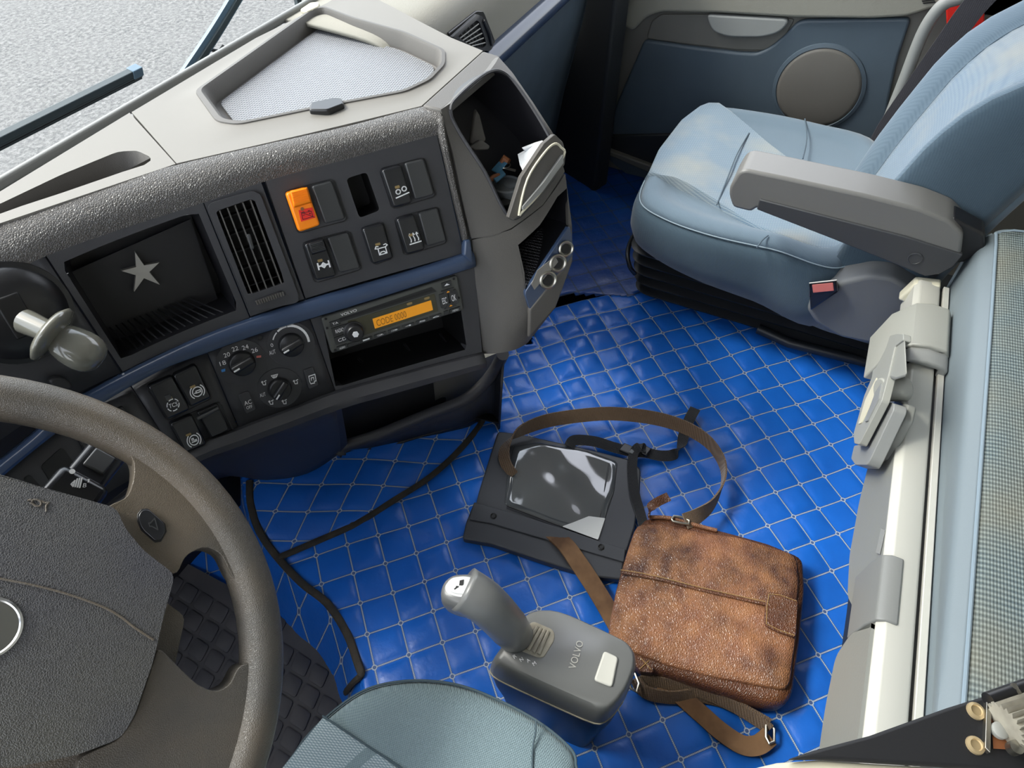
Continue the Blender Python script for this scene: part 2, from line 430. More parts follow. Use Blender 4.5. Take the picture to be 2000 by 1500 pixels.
class Decal:
    """flat print, unit square (a right, b down) spread over four pixel corners tl,tr,br,bl of surface S"""
    def __init__(s, S, quad, d=.0006): s.S = S; s.q = uvs(S, quad, d); s.d = d
    def p(s, a, b, dd=0):
        tl, tr, br, bl = s.q; u = (tl[0]*(1-a)+tr[0]*a)*(1-b)+(bl[0]*(1-a)+br[0]*a)*b; v = (tl[1]*(1-a)+tr[1]*a)*(1-b)+(bl[1]*(1-a)+br[1]*a)*b
        return s.S.f(u, v, s.d+dd)
    def lines(s, polys, w=.06, A=1.0, raise_=.0003):
        vs, fs = [], []
        for pl_ in polys:
            for (x1, y1), (x2, y2) in zip(pl_, pl_[1:]):
                dx, dy = (x2-x1)*A, y2-y1; L = math.hypot(dx, dy) or 1; nx, ny = -dy/L*w/2/A, dx/L*w/2; ex, ey = dx/L*w/2/A*.6, dy/L*w/2*.6
                o = len(vs)
                for a, b in ((x1-ex+nx, y1-ey+ny), (x2+ex+nx, y2+ey+ny), (x2+ex-nx, y2+ey-ny), (x1-ex-nx, y1-ey-ny)): vs.append(s.p(a, b, raise_))
                for a, b in ((x1-ex+nx, y1-ey+ny), (x2+ex+nx, y2+ey+ny), (x2+ex-nx, y2+ey-ny), (x1-ex-nx, y1-ey-ny)): vs.append(s.p(a, b, -.0003))
                fs += [(o, o+1, o+2, o+3), (o+7, o+6, o+5, o+4)]+[(o+i, o+4+i, o+4+(i+1) % 4, o+(i+1) % 4) for i in range(4)]
        return vs, fs
    def poly(s, pts, raise_=.0003): return prism([s.p(a, b, raise_) for a, b in pts], [s.p(a, b, -.0003) for a, b in pts])
    def text(s, txt, a0=0, b0=0, a1=1, b1=1, raise_=.0003):
        cu = bpy.data.curves.new('t', 'FONT'); cu.body = txt; cu.resolution_u = 3
        o = bpy.data.objects.new('t', cu); COL.objects.link(o)
        bpy.context.view_layer.update()
        me = o.to_mesh(); xs = [v.co.x for v in me.vertices]; ys = [v.co.y for v in me.vertices]
        x0, x1, y0, y1 = min(xs), max(xs), min(ys), max(ys); n = len(me.vertices)
        f = lambda co: (a0+(a1-a0)*(co.x-x0)/(x1-x0), b1-(b1-b0)*(co.y-y0)/(y1-y0))
        vs = [s.p(*f(v.co), raise_) for v in me.vertices]
        fs = [tuple(p.vertices) for p in me.polygons]
        o.to_mesh_clear(); bpy.data.objects.remove(o); bpy.data.curves.remove(cu)
        return vs, fs
def circ(cx, cy, r, a0=0, a1=360, n=18, A=1.0): return [(cx+r/A*math.cos(math.radians(a0+(a1-a0)*i/n)), cy+r*math.sin(math.radians(a0+(a1-a0)*i/n))) for i in range(n+1)]
def pq(x, y, w, h, rx=(1, 0)):
    """pixel quad centred on x,y; rx = direction of its right side"""
    L = math.hypot(*rx); r = (rx[0]/L*w/2, rx[1]/L*w/2); return r
# ================================================================ SURFACES OF THE CAB
PC = (1.4822043747588094, -2.550943781611435, 0.6017005532189161, 0.5874501905836647)
def plan(x):
    xx = min(max(x, .1), .6); y = ((PC[0]*xx+PC[1])*xx+PC[2])*xx+PC[3]; s = (3*PC[0]*xx+2*PC[1])*xx+PC[2]
    if x < .1: return y+s*(x-.1), s
    return y+s*(x-xx), s
KF = .42
def face(u, v, d=0):
    y, s = plan(u); L = math.hypot(1, s); n = V((s/L, -1/L, 0)); nn = (n+V((0, 0, KF))).normalized()
    return V((u, y, .53+v))-n*KF*v+nn*d
FA = Surf(face, .4, .0)
TZ = .69
TOP = Surf(lambda u, v, d=0: V((u, v, TZ+d)), .6, .6)
# mats: height over the floor depends on where one stands (tunnel slope in front, footwell on the left)
SEAM = [Z(x, y, 0).xy for x, y in spl([(485, 1118), (540, 1092), (620, 1058), (700, 1022), (770, 978), (830, 940), (880, 898), (925, 848), (955, 800), (972, 755), (980, 705), (990, 660)], 4)]
WELL = [Z(x, y, 0).xy for x, y in spl([(487, 935), (490, 985), (510, 1045), (545, 1092), (590, 1140), (640, 1182), (680, 1240), (702, 1300), (708, 1340), (716, 1400), (725, 1500), (735, 1600)], 4)]
def sdist(p, line):
    best = 9; sg = 1
    for a, b in zip(line, line[1:]):
        d = b-a; t = max(0, min(1, (p-a).dot(d)/d.dot(d))); q = a+d*t; L = (p-q).length
        if L < best: best = L; sg = 1 if d.x*(p.y-a.y)-d.y*(p.x-a.x) > 0 else -1
    return best*sg
def ground(x, y):
    p = V((x, y)); a = sdist(p, SEAM); b = -sdist(p, WELL); z = 0
    if a > 0 and b < 0: z = .32*min(a, .35)
    elif a > 0: z = .32*min(a, .35)
    if b > 0:
        z = max(-.13, z-max(2.4, (z+.13)/.055)*b)
    return z
GR = Surf(lambda u, v, d=0: V((u, v, ground(u, v)+d)), .5, .5)
FL = Surf(lambda u, v, d=0: V((u, v, d)), .5, .2)

# ================================================================ SETTING
vs, fs = boxm((.6, .0, -.165), (1.3, 0, 0), (0, 1.0, 0), (0, 0, .015))
mk('floor', vs, fs, 'door_dk', smooth=False, kind='structure')
vs, fs = boxm((.55, -.05, 1.72), (1.35, 0, 0), (0, .9, 0), (0, 0, .02))
mk('ceiling', vs, fs, 'roof', smooth=False, kind='structure')
vs, fs = boxm((.55, -.98, .78), (1.35, 0, 0), (0, .02, 0), (0, 0, .92))
mk('wall_rear', vs, fs, 'roof', smooth=False, kind='structure')
vs, fs = joinm(boxm((-.62, -.1, .25), (.02, 0, 0), (0, .88, 0), (0, 0, .4)), boxm((-.62, -.6, 1.15), (.02, 0, 0), (0, .38, 0), (0, 0, .55)), boxm((-.62, .72, 1.2), (.02, 0, 0), (0, .05, 0), (0, 0, .55)))
mk('wall_left', vs, fs, 'door_mid', smooth=False, kind='structure')
vs, fs = joinm(boxm((1.86, -.62, 1.1), (.02, 0, 0), (0, .38, 0), (0, 0, .6)), boxm((1.86, -.5, .2), (.02, 0, 0), (0, .45, 0), (0, 0, .35)), boxm((1.86, .76, .75), (.02, 0, 0), (0, .06, 0), (0, 0, .98)))
mk('wall_right', vs, fs, 'door_mid', smooth=False, kind='structure')
vs, fs = boxm((.6, .815, .14), (1.3, 0, 0), (0, .008, 0), (0, 0, .46))
mk('wall_front', vs, fs, 'black_soft', smooth=False, kind='structure')
vs, fs = boxm((4, 8, -1.62), (16, 0, 0), (0, 14, 0), (0, 0, .02))
mk('trim_1', vs, fs, 'asphalt', smooth=False, kind='structure').name = 'asphalt_ground'
wr = root('window_1', (.6, .76, .7), kind='structure')
mk('glass_pane', *boxm((.6, .78, 1.1), (1.2, 0, 0), (0, .002, .0), (0, -.07, .6)), 'glass', wr, smooth=False)
mk('rubber_seal', *boxm((.6, .744, .686), (1.2, 0, 0), (0, .004, 0), (0, 0, .006)), 'rail_grey', wr, bevel=.003)

# ================================================================ FLOOR MATS
QS = 1.08/19.57; Q0 = Z(1335.2, 642.4, 0)
R2 = math.sqrt(.5)
def q2w(i, j): return V((Q0.x+QS*R2*(-i+j), Q0.y+QS*R2*(-i-j)))
def pillow(a):
    f = abs(2*(a-math.floor(a))-1); return 1-f**3.2
def quilted(name, i0, i1, j0, j1, sub, w, keep, mat_, h=.0045, zoff=.002, parent=None, wav=.002):
    vs, uv, idx, fs = [], [], {}, []
    ni, nj = int((i1-i0)*sub), int((j1-j0)*sub)
    G = {}
    for a in range(ni+1):
        for b in range(nj+1):
            i, j = i0+a/sub, j0+b/sub; p = w(i, j); G[a, b] = (i, j, p, keep(p))
    def vid(a, b):
        if (a, b) not in idx:
            i, j, p, _ = G[a, b]
            z = ground(p.x, p.y)+zoff+h*pillow(i)*pillow(j)*(.8+.35*math.sin(i*1.7+j*2.3))*(1+1.1*math.exp(-((p.x-1.0)**2+(p.y-.36)**2)/.05))+wav*(math.sin(p.x*23+p.y*9)+math.sin(p.x*11-p.y*31))
            idx[a, b] = len(vs); vs.append(V((p.x, p.y, z))); uv.append((i, j))
        return idx[a, b]
    for a in range(ni):
        for b in range(nj):
            if G[a, b][3] and G[a+1, b][3] and G[a+1, b+1][3] and G[a, b+1][3]:
                fs.append((vid(a, b), vid(a+1, b), vid(a+1, b+1), vid(a, b+1)))
    return mk(name, vs, fs, mat_, parent, ang=180, uv=uv, solid=.004, recalc=False)
XE = 1.262                                             # the mat's edge along the passenger seat base
def seat_edge(p): return p.x
EDGE = [Z(x, y, 0).xy for x, y in ((1262, 566), (1235, 578), (1170, 572), (1105, 568), (1070, 590), (1045, 640), (1030, 690))]
def keep_main(p):
    if p.x > XE or p.y < -.45 or p.x < .0: return False
    if p.y > .2 and p.x > .95 and sdist(p, EDGE) < 0: return False
    return sdist(p, SEAM) < .004 and sdist(p, WELL) > -.004
mm = quilted('quilted_floor_mat', -3, 19, -21, 7, 9, q2w, keep_main, 'quilt')
mroot = mm
tag(mm, 'large bright blue quilted vinyl floor mat with grey diamond stitching between the seats', 'floor mat', 'blue quilted floor mats')
n1, n2, n3 = GR.P(664, 1001), GR.P(602, 1001), GR.P(628, 947)
ta, tb = (n1-n2).xy, (n3-n2).xy
def t2w(i, j): return V((n2.x+ta.x*i+tb.x*j, n2.y+ta.y*i+tb.y*j))
tm = quilted('quilted_floor_mat', -4, 8, -4, 8, 9, t2w, lambda p: sdist(p, SEAM) > -.004 and sdist(p, WELL) > -.004 and p.y < .83, 'quilt', h=.004, wav=.0025)
tag(tm, 'small blue quilted mat piece sloping up under the dashboard beyond the black seam', 'floor mat', 'blue quilted floor mats')
wm = quilted('quilted_floor_mat', -3, 24, -24, 7, 9, q2w, lambda p: -.16 < sdist(p, WELL) < .003 and p.y > -.1 and p.x > .0, 'quilt', h=.003, zoff=-.003, wav=.0012)
tag(wm, 'blue quilted mat strip falling into the driver footwell left of the black seam', 'floor mat', 'blue quilted floor mats')
def seam_tube(pts, name, par):
    P = [GR.P(x, y, .006) for x, y in spl(pts, 5)]
    mk(name, *tubem([p+V((0, 0, .002)) for p in P], .0065, 8, .7), 'piping_blk', par)
M['piping_blk'] = mat('frayed_black_piping', '#262421', .8, bump=.6, bs=500, col2='#3a332a', vs=60)
seam_tube([(545, 1090), (620, 1058), (700, 1022), (770, 978), (830, 940), (880, 898), (925, 848), (955, 800), (970, 755), (976, 715)], 'edge_piping', tm)
seam_tube([(488, 940), (490, 985), (508, 1040), (543, 1090), (590, 1140), (640, 1180), (678, 1238), (700, 1298), (705, 1318), (690, 1335), (676, 1352)], 'edge_piping', mm)
# lower, darker quilted mat in the passenger footwell
def low(i, j): q = q2w(i, j); return V((q.x, q.y))
vsn = []
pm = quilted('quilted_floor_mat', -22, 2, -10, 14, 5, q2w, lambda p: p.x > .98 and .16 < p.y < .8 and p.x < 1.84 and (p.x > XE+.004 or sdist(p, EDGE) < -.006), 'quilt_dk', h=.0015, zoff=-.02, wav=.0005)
tag(pm, 'dull dark blue quilted mat in the passenger footwell', 'floor mat', 'blue quilted floor mats')

# rubber mat in the driver footwell
rm = root('rubber_floor_mat', (.1, .4, -.13), 'black rubber mat with rounded square pads in the driver footwell', 'floor mat')
RZ = -.128
RM = Surf(lambda u, v, d=0: V((u, v, RZ+d)), .2, .5)
mat_out = [(330, 1090), (365, 1100), (430, 1135), (550, 1195), (600, 1240), (640, 1290), (660, 1330), (676, 1366), (720, 1420), (760, 1560), (600, 1640), (450, 1640), (250, 1500), (300, 1100)]
slab('mat_sheet', RM, mat_out, 0, .005, 'rubber', rm, r=.01) if 'rubber' in M else None
# pad rows follow the mat's own grid
pa = RM.P(345, 1265); 
for (a, b) in (((0, 0), (0, 0)),): pass
u0, v0 = RM.inv(400, 1180); ru = V(RM.inv(430, 1199))-V((u0, v0)); rv = V(RM.inv(380, 1215))-V((u0, v0))
outp = [V(q) for q in uvs(RM, mat_out)]
def inpoly(p, P):
    c = False
    for i in range(len(P)):
        a, b = P[i-1], P[i]
        if (a[1] > p[1]) != (b[1] > p[1]) and p[0] < (b[0]-a[0])*(p[1]-a[1])/(b[1]-a[1])+a[0]: c = not c
    return c
cnt = []
for i in range(-14, 24):
    for j in range(-10, 20):
        c = V((u0, v0))+ru*i+rv*j
        if inpoly(c, outp) and all(inpoly(c+ru*a+rv*b, outp) for a, b in ((.5, .5), (-.5, .5), (.5, -.5), (-.5, -.5))): cnt.append(c)
vsA, fsA = [], []
for c in cnt:
    q = rnd([c+ru*a+rv*b for a, b in ((-.42, -.42), (.42, -.42), (.42, .42), (-.42, .42))], .006, 3)
    q2 = [(c[0]+(p[0]-c[0])*.86, c[1]+(p[1]-c[1])*.86) for p in q]
    vv, ff = loftm([[RM.f(x, y, .004) for x, y in q], [RM.f(x, y, .0075) for x, y in q], [RM.f(x, y, .009) for x, y in q2]], False, True)
    vsA, fsA = joinm((vsA, fsA), (vv, ff))
mk('raised_pads', vsA, fsA, 'rubber', rm, kind='stuff')

# ================================================================ DASHBOARD
D = root('dashboard', (.55, .55, .38), 'grey truck dashboard with curved fascia, rocker switches, padded lip and open trays', 'dashboard')
# centre top with tray
slab('top_panel_left', TOP, [(-220, 500), (-220, 430), (0, 376), (253, 220), (341, 319), (0, 415)], -.012, 0, 'dash_top', D, bevel=.002) if False else None
rimL = [(-200, 520), (-160, 440), (0, 385), (120, 335), (230, 291), (270, 290), (300, 305), (300, 322), (250, 345), (120, 388), (0, 424)]
holed('top_panel', TOP, [(-320, 545), (-300, 520), (0, 374), (253, 220), (343, 320), (0, 436), (-260, 575)], [(-160, 470), (0, 398), (120, 341), (230, 296), (268, 294), (296, 308), (292, 319), (250, 332), (120, 377), (0, 416), (-150, 490)], 'dash_top', D, d=0, skirt=.012, N=120, rad=3, ri=.006)
pocket('slot_tray', TOP, [(-160, 470), (0, 398), (120, 341), (230, 296), (268, 294), (296, 308), (292, 319), (250, 332), (120, 377), (0, 416), (-150, 490)], .03, 'dash_grey', D, ri=.006, shrink=.86)
tray = [(388, 182), (610, 24), (632, 18), (690, 40), (790, 68), (866, 103), (866, 130), (838, 160), (790, 183), (620, 215), (470, 246), (430, 240)]
outr = [(257, 219), (500, 74), (640, 5), (690, -24), (760, 10), (820, 42), (882, 74), (943, 99), (823, 207), (700, 237), (600, 261), (500, 284), (345, 319)]
holed('top_panel', TOP, outr, tray, 'dash_top', D, skirt=.014, N=160, rad=3, ri=.010, lip=.003)
# tray: raised rim, wall, ribbed mat
q = rnd(uvs(TOP, tray), .010); cq = (sum(p[0] for p in q)/len(q), sum(p[1] for p in q)/len(q))
sc = lambda s, dy=0: [(cq[0]+(p[0]-cq[0])*s, cq[1]+(p[1]-cq[1])*s) for p in q]
rg = [[TOP.f(x, y, d) for x, y in sc(s)] for s, d in ((1.03, -.001), (1.02, .004), (.985, .0045), (.965, .001), (.93, -.018), (.90, -.02))]
mk('tray', *loftm(rg, False, True), 'dash_grey', D, recalc=False)
mk('tray_liner', *prism([TOP.f(x, y, -.016) for x, y in sc(.89)], [TOP.f(x, y, -.0195) for x, y in sc(.89)]), 'traymat', D)
slab('tray_tab', TOP, [(603, 214), (607, 199), (650, 190), (666, 190), (672, 202), (640, 214)], -.018, .007, 'black', D, r=.003, bevel=.002)
slab('clip_cap', TOP, [(585, 18), (606, 4), (624, 3), (622, 12), (600, 22)], 0, .006, 'yellowed', D, r=.004, bevel=.002)
# padded lip
tops = [(-260, 560), (-120, 492), (0, 428), (120, 388), (260, 346), (345, 322), (500, 286), (680, 246), (822, 209), (856, 209)]
bots = [(-260, 700), (-120, 610), (0, 545), (100, 496), (260, 440), (400, 395), (519, 354), (700, 305), (835, 268), (866, 262)]
cols = []
for a, b in zip(spl(tops, 5), spl(bots, 5)):
    p = TOP.P(*a); r_ = FA.P(*b); mid = (p+r_)/2; out = (r_-p); n = V((-.45, -.55, .7)).normalized()
    c = mid+n*.018; cols.append([p+V((.01, .012, -.012)), p]+[p*(1-t)**2+c*2*t*(1-t)+r_*t*t for t in (.12, .25, .4, .55, .7, .85, 1)]+[r_-face_n if False else r_+V((.006, .008, -.004))])
k_ = len(cols[0]); vs = [p for c in cols for p in c]
fs = [(i*k_+j, i*k_+j+1, (i+1)*k_+j+1, (i+1)*k_+j) for i in range(len(cols)-1) for j in range(k_-1)]
mk('padded_lip', vs, fs, 'leather_dash', D, solid=.004)
# curved border right of the fascia
bord = [(852, 262, 866, 222), (862, 300, 880, 296), (880, 380, 898, 380), (897, 450, 914, 448), (906, 492, 921, 486)]
vs, fs = [], []
for a, b, c, d in bord:
    for (x, y, h) in ((a, b, -.002), (a*.6+c*.4, b*.6+d*.4, .006), (a*.25+c*.75, b*.25+d*.75, .006), (c, d, -.002)): vs.append(FA.P(x, y, h))
fs = [(i*4+j, i*4+j+1, i*4+5+j, i*4+4+j) for i in range(4) for j in range(3)]
mk('fascia_border', vs, fs, 'leather_dash', D, solid=.006)
# --- fascia modules
F = 'fascia'
def fpatch(name, quad, m, d=0, n=12, par=None, th=.02):
    q = uvs(FA, quad, d); f = lambda a, b: FA.f(*[(q[0][i]*(1-a)+q[1][i]*a)*(1-b)+(q[3][i]*(1-a)+q[2][i]*a)*b for i in (0, 1)], d)
    return mk(name, *gridm(f, n, 3), m, par or D, solid=th)
fpatch('fascia_module', [(-260, 700), (87, 501), (236, 728), (-120, 960)], F, n=24)
rec = [(118, 515), (386, 412), (467, 604), (238, 703)]
holed('fascia_module', FA, [(91, 500), (396, 396), (487, 620), (240, 726)], rec, F, D, ri=.003)
pk = pocket('storage_recess', FA, rec, .075, 'pocket', D, ri=.003, shrink=.9)
vsr, fsr = [], []
for i in range(14):
    a = i/14; q1 = face(*FA.inv(260+200*a, 694-85*a, -.004), -.004); q2 = face(*FA.inv(215+165*a, 640-62*a, -.05), -.05)
    vsr, fsr = joinm((vsr, fsr), tubem([q1, q2], .0012, 5))
mk('floor_ribs', vsr, fsr, 'pocket', pk, kind='stuff')
vent_o = [(398, 395), (510, 356), (594, 584), (489, 618)]
holed('fascia_module', FA, vent_o, [(420, 412), (497, 386), (558, 553), (484, 578)], F, D, ri=.003)
av = holed('air_vent', FA, [(402, 399), (505, 370), (588, 590), (490, 610)], [(421, 413), (496, 387), (557, 552), (485, 577)], 'fascia', D, d=.006, skirt=.008, ro=.008, ri=.003)
pocket('vent_box', FA, [(420, 412), (497, 386), (558, 553), (484, 578)], .04, 'void', av, shrink=1.0)
for i in range(5):
    a = (i+.5)/5; x1, y1 = 421+75*a, 413-26*a; x2, y2 = 485+72*a, 577-25*a
    p1, p2 = FA.P(x1, y1, .002), FA.P(x2, y2, .002); n = face(.4, 0, 1)-face(.4, 0, 0)
    mk('vent_slat', *boxm((p1+p2)/2-n*.004, (p2-p1)/2, n*.007, (p2-p1).cross(n).normalized()*.0007), 'dash_grey', av)
for i in range(5):
    b = (i+.5)/5; p1, p2 = FA.P(421+64*b, 413+164*b, -.012), FA.P(496+61*b, 387+165*b, -.012); n = face(.4, 0, 1)-face(.4, 0, 0)
    mk('vent_slat', *boxm((p1+p2)/2-n*.005, (p2-p1)/2, n*.007, (p2-p1).cross(n).normalized()*.0007), 'fascia', av)
slab('vent_tab', FA, [(482, 458), (489, 457), (497, 486), (490, 489)], -.002, .008, 'blank', av, r=.002, bevel=.001)
tw = slab('vent_thumbwheel', FA, [(497, 588), (550, 568), (556, 577), (502, 597)], 0, .009, 'black', av, r=.002, bevel=.001)
vsr, fsr = [], []
for i in range(12):
    a = i/11; vsr, fsr = joinm((vsr, fsr), tubem([FA.P(501+51*a, 588-18*a, .0095), FA.P(504+50*a, 595-17*a, .0095)], .0012, 5))
mk('wheel_ribs', vsr, fsr, 'silver' if False else 'dash_grey', av, kind='stuff')
# switch module
hole = [(676, 349), (716, 336), (742, 411), (702, 426)]
holed('fascia_module', FA, [(519, 354), (853, 263), (905, 495), (597, 583)], hole, F, D, ri=.004, N=120, rad=6)
pocket('empty_switch_opening', FA, hole, .05, 'void', D, ri=.004, shrink=.97)
def rocker(name, q, m, lab, sym=None, lamp=True, cap=None):
    """q: tl,tr,br,bl on the fascia"""
    s = slab(name, FA, q, -.002, .009, m, D, r=.0035, bevel=.0025, seg=3, inset=.03, label=lab)
    tilt = Decal(FA, q, .0096)
    if lamp: mk('indicator_lamp', *tilt.poly(rnd([(.38, .47), (.62, .47), (.62, .535), (.38, .535)], .03)), 'amberled', s)
    return s, tilt
def bezel(q):
    c = (sum(p[0] for p in q)/4, sum(p[1] for p in q)/4)
    o = [(c[0]+(p[0]-c[0])*1.06, c[1]+(p[1]-c[1])*1.04) for p in q]
    holed('switch_bezel', FA, o, [(c[0]+(p[0]-c[0])*1.01, c[1]+(p[1]-c[1])*1.005) for p in q], 'black', D, d=.0012, skirt=.0025, ro=.005, ri=.004, N=64, rad=1)
bezel([(557, 375), (650, 350), (678, 430), (583, 456)]); bezel([(592, 475), (682, 451), (706, 526), (616, 553)])
bezel([(743, 331), (829, 308), (851, 383), (768, 408)]); bezel([(706, 446), (749, 434), (768, 504), (730, 518)]); bezel([(772, 427), (856, 404), (873, 474), (791, 499)])
s, t = rocker('battery_switch', [(558, 378), (599, 367), (626, 440), (584, 454)], 'orange', 'orange battery cut-off switch with red symbol', lamp=False)
mk('grip_cap', *prism([FA.P(x, y, .016) for x, y in ((567, 374), (599, 367), (607, 394), (574, 403))], [FA.P(x, y, .008) for x, y in ((566, 372), (601, 365), (610, 396), (574, 407))]), 'orange', s, bevel=.0012)
L, fL = [], []
for i in range(6): L, fL = joinm((L, fL), tubem([FA.P(569+i*1.1, 377+i*4.4, .0165), FA.P(598+i*1.2, 369+i*4.3, .0165)], .0005, 5))
mk('grip_ribs', L, fL, 'orange', s, kind='stuff')
mk('lamp_eye', *t.poly(circ(.48, .47, .045, n=10, A=.55)[:-1]), 'key_brown', s)
td = Decal(FA, [(583, 411), (610, 405), (616, 425), (588, 433)], .0095)
mk('red_symbol_plate', *td.poly([(0, 0), (1, 0), (1, 1), (0, 1)]), 'red', s)
mk('battery_symbol', *td.lines([[(.15, .3), (.15, .85), (.85, .85), (.85, .3), (.15, .3)], [(.12, .18), (.95, .95)], [(.25, .3), (.25, .2), (.35, .2), (.35, .3)], [(.65, .3), (.65, .2), (.75, .2), (.75, .3)], [(.65, .5), (.78, .5)], [(.22, .5), (.35, .5)], [(.715, .43), (.715, .57)]], .045, 1.3, .0006), 'void', s)
def blank(q): slab('blank_switch_cover', FA, q, -.002, .006, 'blank', D, r=.003, bevel=.002, seg=3)
blank([(608, 364), (648, 353), (675, 428), (635, 438)]); blank([(639, 465), (680, 454), (704, 524), (664, 534)])
blank([(790, 319), (828, 310), (849, 380), (811, 391)]); blank([(817, 416), (855, 406), (872, 471), (835, 482)])
s, t = rocker('differential_lock_switch', [(594, 478), (632, 466), (657, 540), (617, 549)], 'switch', 'black rocker switch with axle symbol')
mk('grip_cap', *prism([FA.P(x, y, .015) for x, y in ((603, 476), (630, 468), (638, 488), (609, 495))], [FA.P(x, y, .008) for x, y in ((602, 474), (632, 466), (641, 490), (609, 499))]), 'switch', s, bevel=.001)
L, fL = [], []
for i in range(6): L, fL = joinm((L, fL), tubem([FA.P(605+i*1.0, 479+i*3, .0154), FA.P(630+i*1.2, 471+i*3, .0154)], .00045, 5))
mk('grip_ribs', L, fL, 'blank', s, kind='stuff')
td = Decal(FA, [(617, 513), (643, 506), (648, 523), (621, 530)], .0096)
mk('axle_symbol', *td.lines([[(.1, .15), (.1, .85)], [(.9, .15), (.9, .85)], [(.1, .5), (.9, .5)], [(.5, .25), (.68, .5), (.5, .75), (.32, .5), (.5, .25)]], .16, 1.5), 'white', s)
s, t = rocker('axle_lift_switch', [(745, 333), (783, 322), (806, 396), (769, 407)], 'switch', 'black rocker switch with two wheels symbol')
td = Decal(FA, [(769, 367), (795, 360), (800, 381), (774, 388)], .0096)
mk('wheels_symbol', *td.lines([circ(.25, .45, .2, A=1.25), circ(.72, .32, .2, A=1.25), [(.0, .95), (1, .75)]], .1, 1.25), 'white', s)
s, t = rocker('mirror_switch', [(707, 448), (748, 436), (768, 505), (728, 517)], 'switch', 'black rocker switch with tilting cab symbol')
td = Decal(FA, [(730, 482), (757, 475), (762, 493), (735, 501)], .0096)
mk('cab_symbol', *td.lines([[(.25, .3), (.25, .95), (.78, .95), (.78, .3), (.25, .3)], [(.25, .3), (.05, .25), (.15, .05), (.3, .1)], [(.78, .3), (.95, .15), (.85, 0), (.7, .05)], [(.3, .9), (.4, .7), (.62, .7), (.72, .9)]], .09, 1.3), 'white', s)
s, t = rocker('heater_switch', [(774, 429), (809, 419), (831, 488), (795, 498)], 'switch', 'black rocker switch with heat symbol')
td = Decal(FA, [(797, 458), (816, 453), (822, 472), (801, 478)], .0096)
sq = lambda x: [(x+.04*math.sin(t_*6.0), .78-.72*t_) for t_ in [i/8 for i in range(9)]]
mk('heat_symbol', *td.lines([sq(.15), sq(.5), sq(.85), [(.0, .98), (1.05, .95)], [(.07, .15), (.15, .0), (.25, .15)], [(.42, .15), (.5, .0), (.6, .15)], [(.77, .15), (.85, .0), (.95, .15)]], .1, 1.1), 'white', s)
# blue strip
tp = [(-150, 1010), (-60, 945), (0, 898), (60, 850), (120, 795), (188, 754), (300, 697), (400, 652), (500, 616), (600, 584), (700, 556), (800, 527), (921, 488)]
bt = [(-150, 1050), (-60, 985), (0, 932), (60, 882), (130, 830), (200, 786), (310, 724), (405, 689), (505, 653), (610, 622), (705, 593), (805, 561), (926, 522)]
cols = []
for a, b in zip(spl(tp, 4), spl(bt, 4)):
    u1, u2 = FA.inv(*a), FA.inv(*b); cols.append([face(u1[0]*(1-t)+u2[0]*t, u1[1]*(1-t)+u2[1]*t, h) for t, h in ((0, -.004), (.02, .003), (.12, .0075), (.3, .010), (.6, .011), (.85, .009), (.98, .003), (1, -.004))])
vs = [p for c in cols for p in c]; fs = [(i*8+j, i*8+j+1, i*8+9+j, i*8+8+j) for i in range(len(cols)-1) for j in range(7)]
mk('blue_trim_strip', vs, fs, 'blue_trim', D, solid=.003)
slab('trim_end_hook', FA, [(908, 470), (920, 468), (926, 522), (905, 500)], -.002, .011, 'blue_trim', D, bevel=.003)
# lower row
L0 = [(-200, 1080), (262, 765), (345, 893), (-60, 1200)]
fpatch('fascia_module', L0, F, n=24)
slab('empty_switch_opening', FA, [(80, 910), (122, 873), (150, 912), (108, 958)], -.001, .0012, 'void', D, r=.004)
slab('empty_switch_opening', FA, [(45, 935), (58, 926), (80, 950), (66, 962)], -.001, .0012, 'void', D, r=.003)
slab('blank_switch_cover', FA, [(150, 855), (172, 840), (200, 880), (175, 900)], -.001, .005, 'switch', D, r=.003, bevel=.0015)
slab('blank_switch_cover', FA, [(228, 800), (240, 793), (252, 812), (240, 822)], -.001, .005, 'black', D, r=.003, bevel=.0015)
fpatch('fascia_module', [(264, 764), (404, 690), (466, 838), (347, 893)], F, n=10)
q3 = [('TCS', [(289, 756), (336, 735), (372, 800), (325, 821)], 'T'), ('trailer', [(338, 734), (382, 713), (413, 777), (372, 796)], 'R'), ('chock', [(332, 829), (375, 811), (404, 868), (362, 886)], 'K')]
bezel([(289, 757), (383, 712), (414, 778), (327, 822)]); bezel([(332, 828), (428, 785), (456, 845), (366, 887)])
s, t = rocker('traction_switch', q3[0][1], 'switch', 'black switch marked TCS in a ring')
mk('indicator_lamp', *Decal(FA, [(321, 774), (332, 770), (336, 778), (326, 783)], .0098).poly([(0, 0), (1, 0), (1, 1), (0, 1)]), 'blank', s)
td = Decal(FA, [(324, 784), (347, 776), (352, 798), (329, 806)], .0098)
mk('tcs_print', *td.text('TCS', .15, .32, .87, .68), 'white', s)
mk('ring_print', *td.lines([circ(.5, .5, .5, a, a+40, 5) for a in range(0, 360, 60)], .07), 'white', s)
s, t = rocker('trailer_brake_switch', q3[1][1], 'switch', 'black switch with trailer symbol in brackets')
td = Decal(FA, [(370, 758), (394, 749), (401, 772), (377, 781)], .0098)
mk('ring_print', *td.lines([circ(.5, .5, .38), circ(.5, .5, .56, -50, 50, 8), circ(.5, .5, .56, 130, 230, 8), [(.25, .55), (.4, .55), (.4, .42), (.75, .42), (.75, .58), (.4, .58)]], .07), 'white', s)
s, t = rocker('chock_switch', q3[2][1], 'switch', 'black switch with truck in ring symbol')
td = Decal(FA, [(364, 852), (387, 843), (394, 867), (371, 876)], .0098)
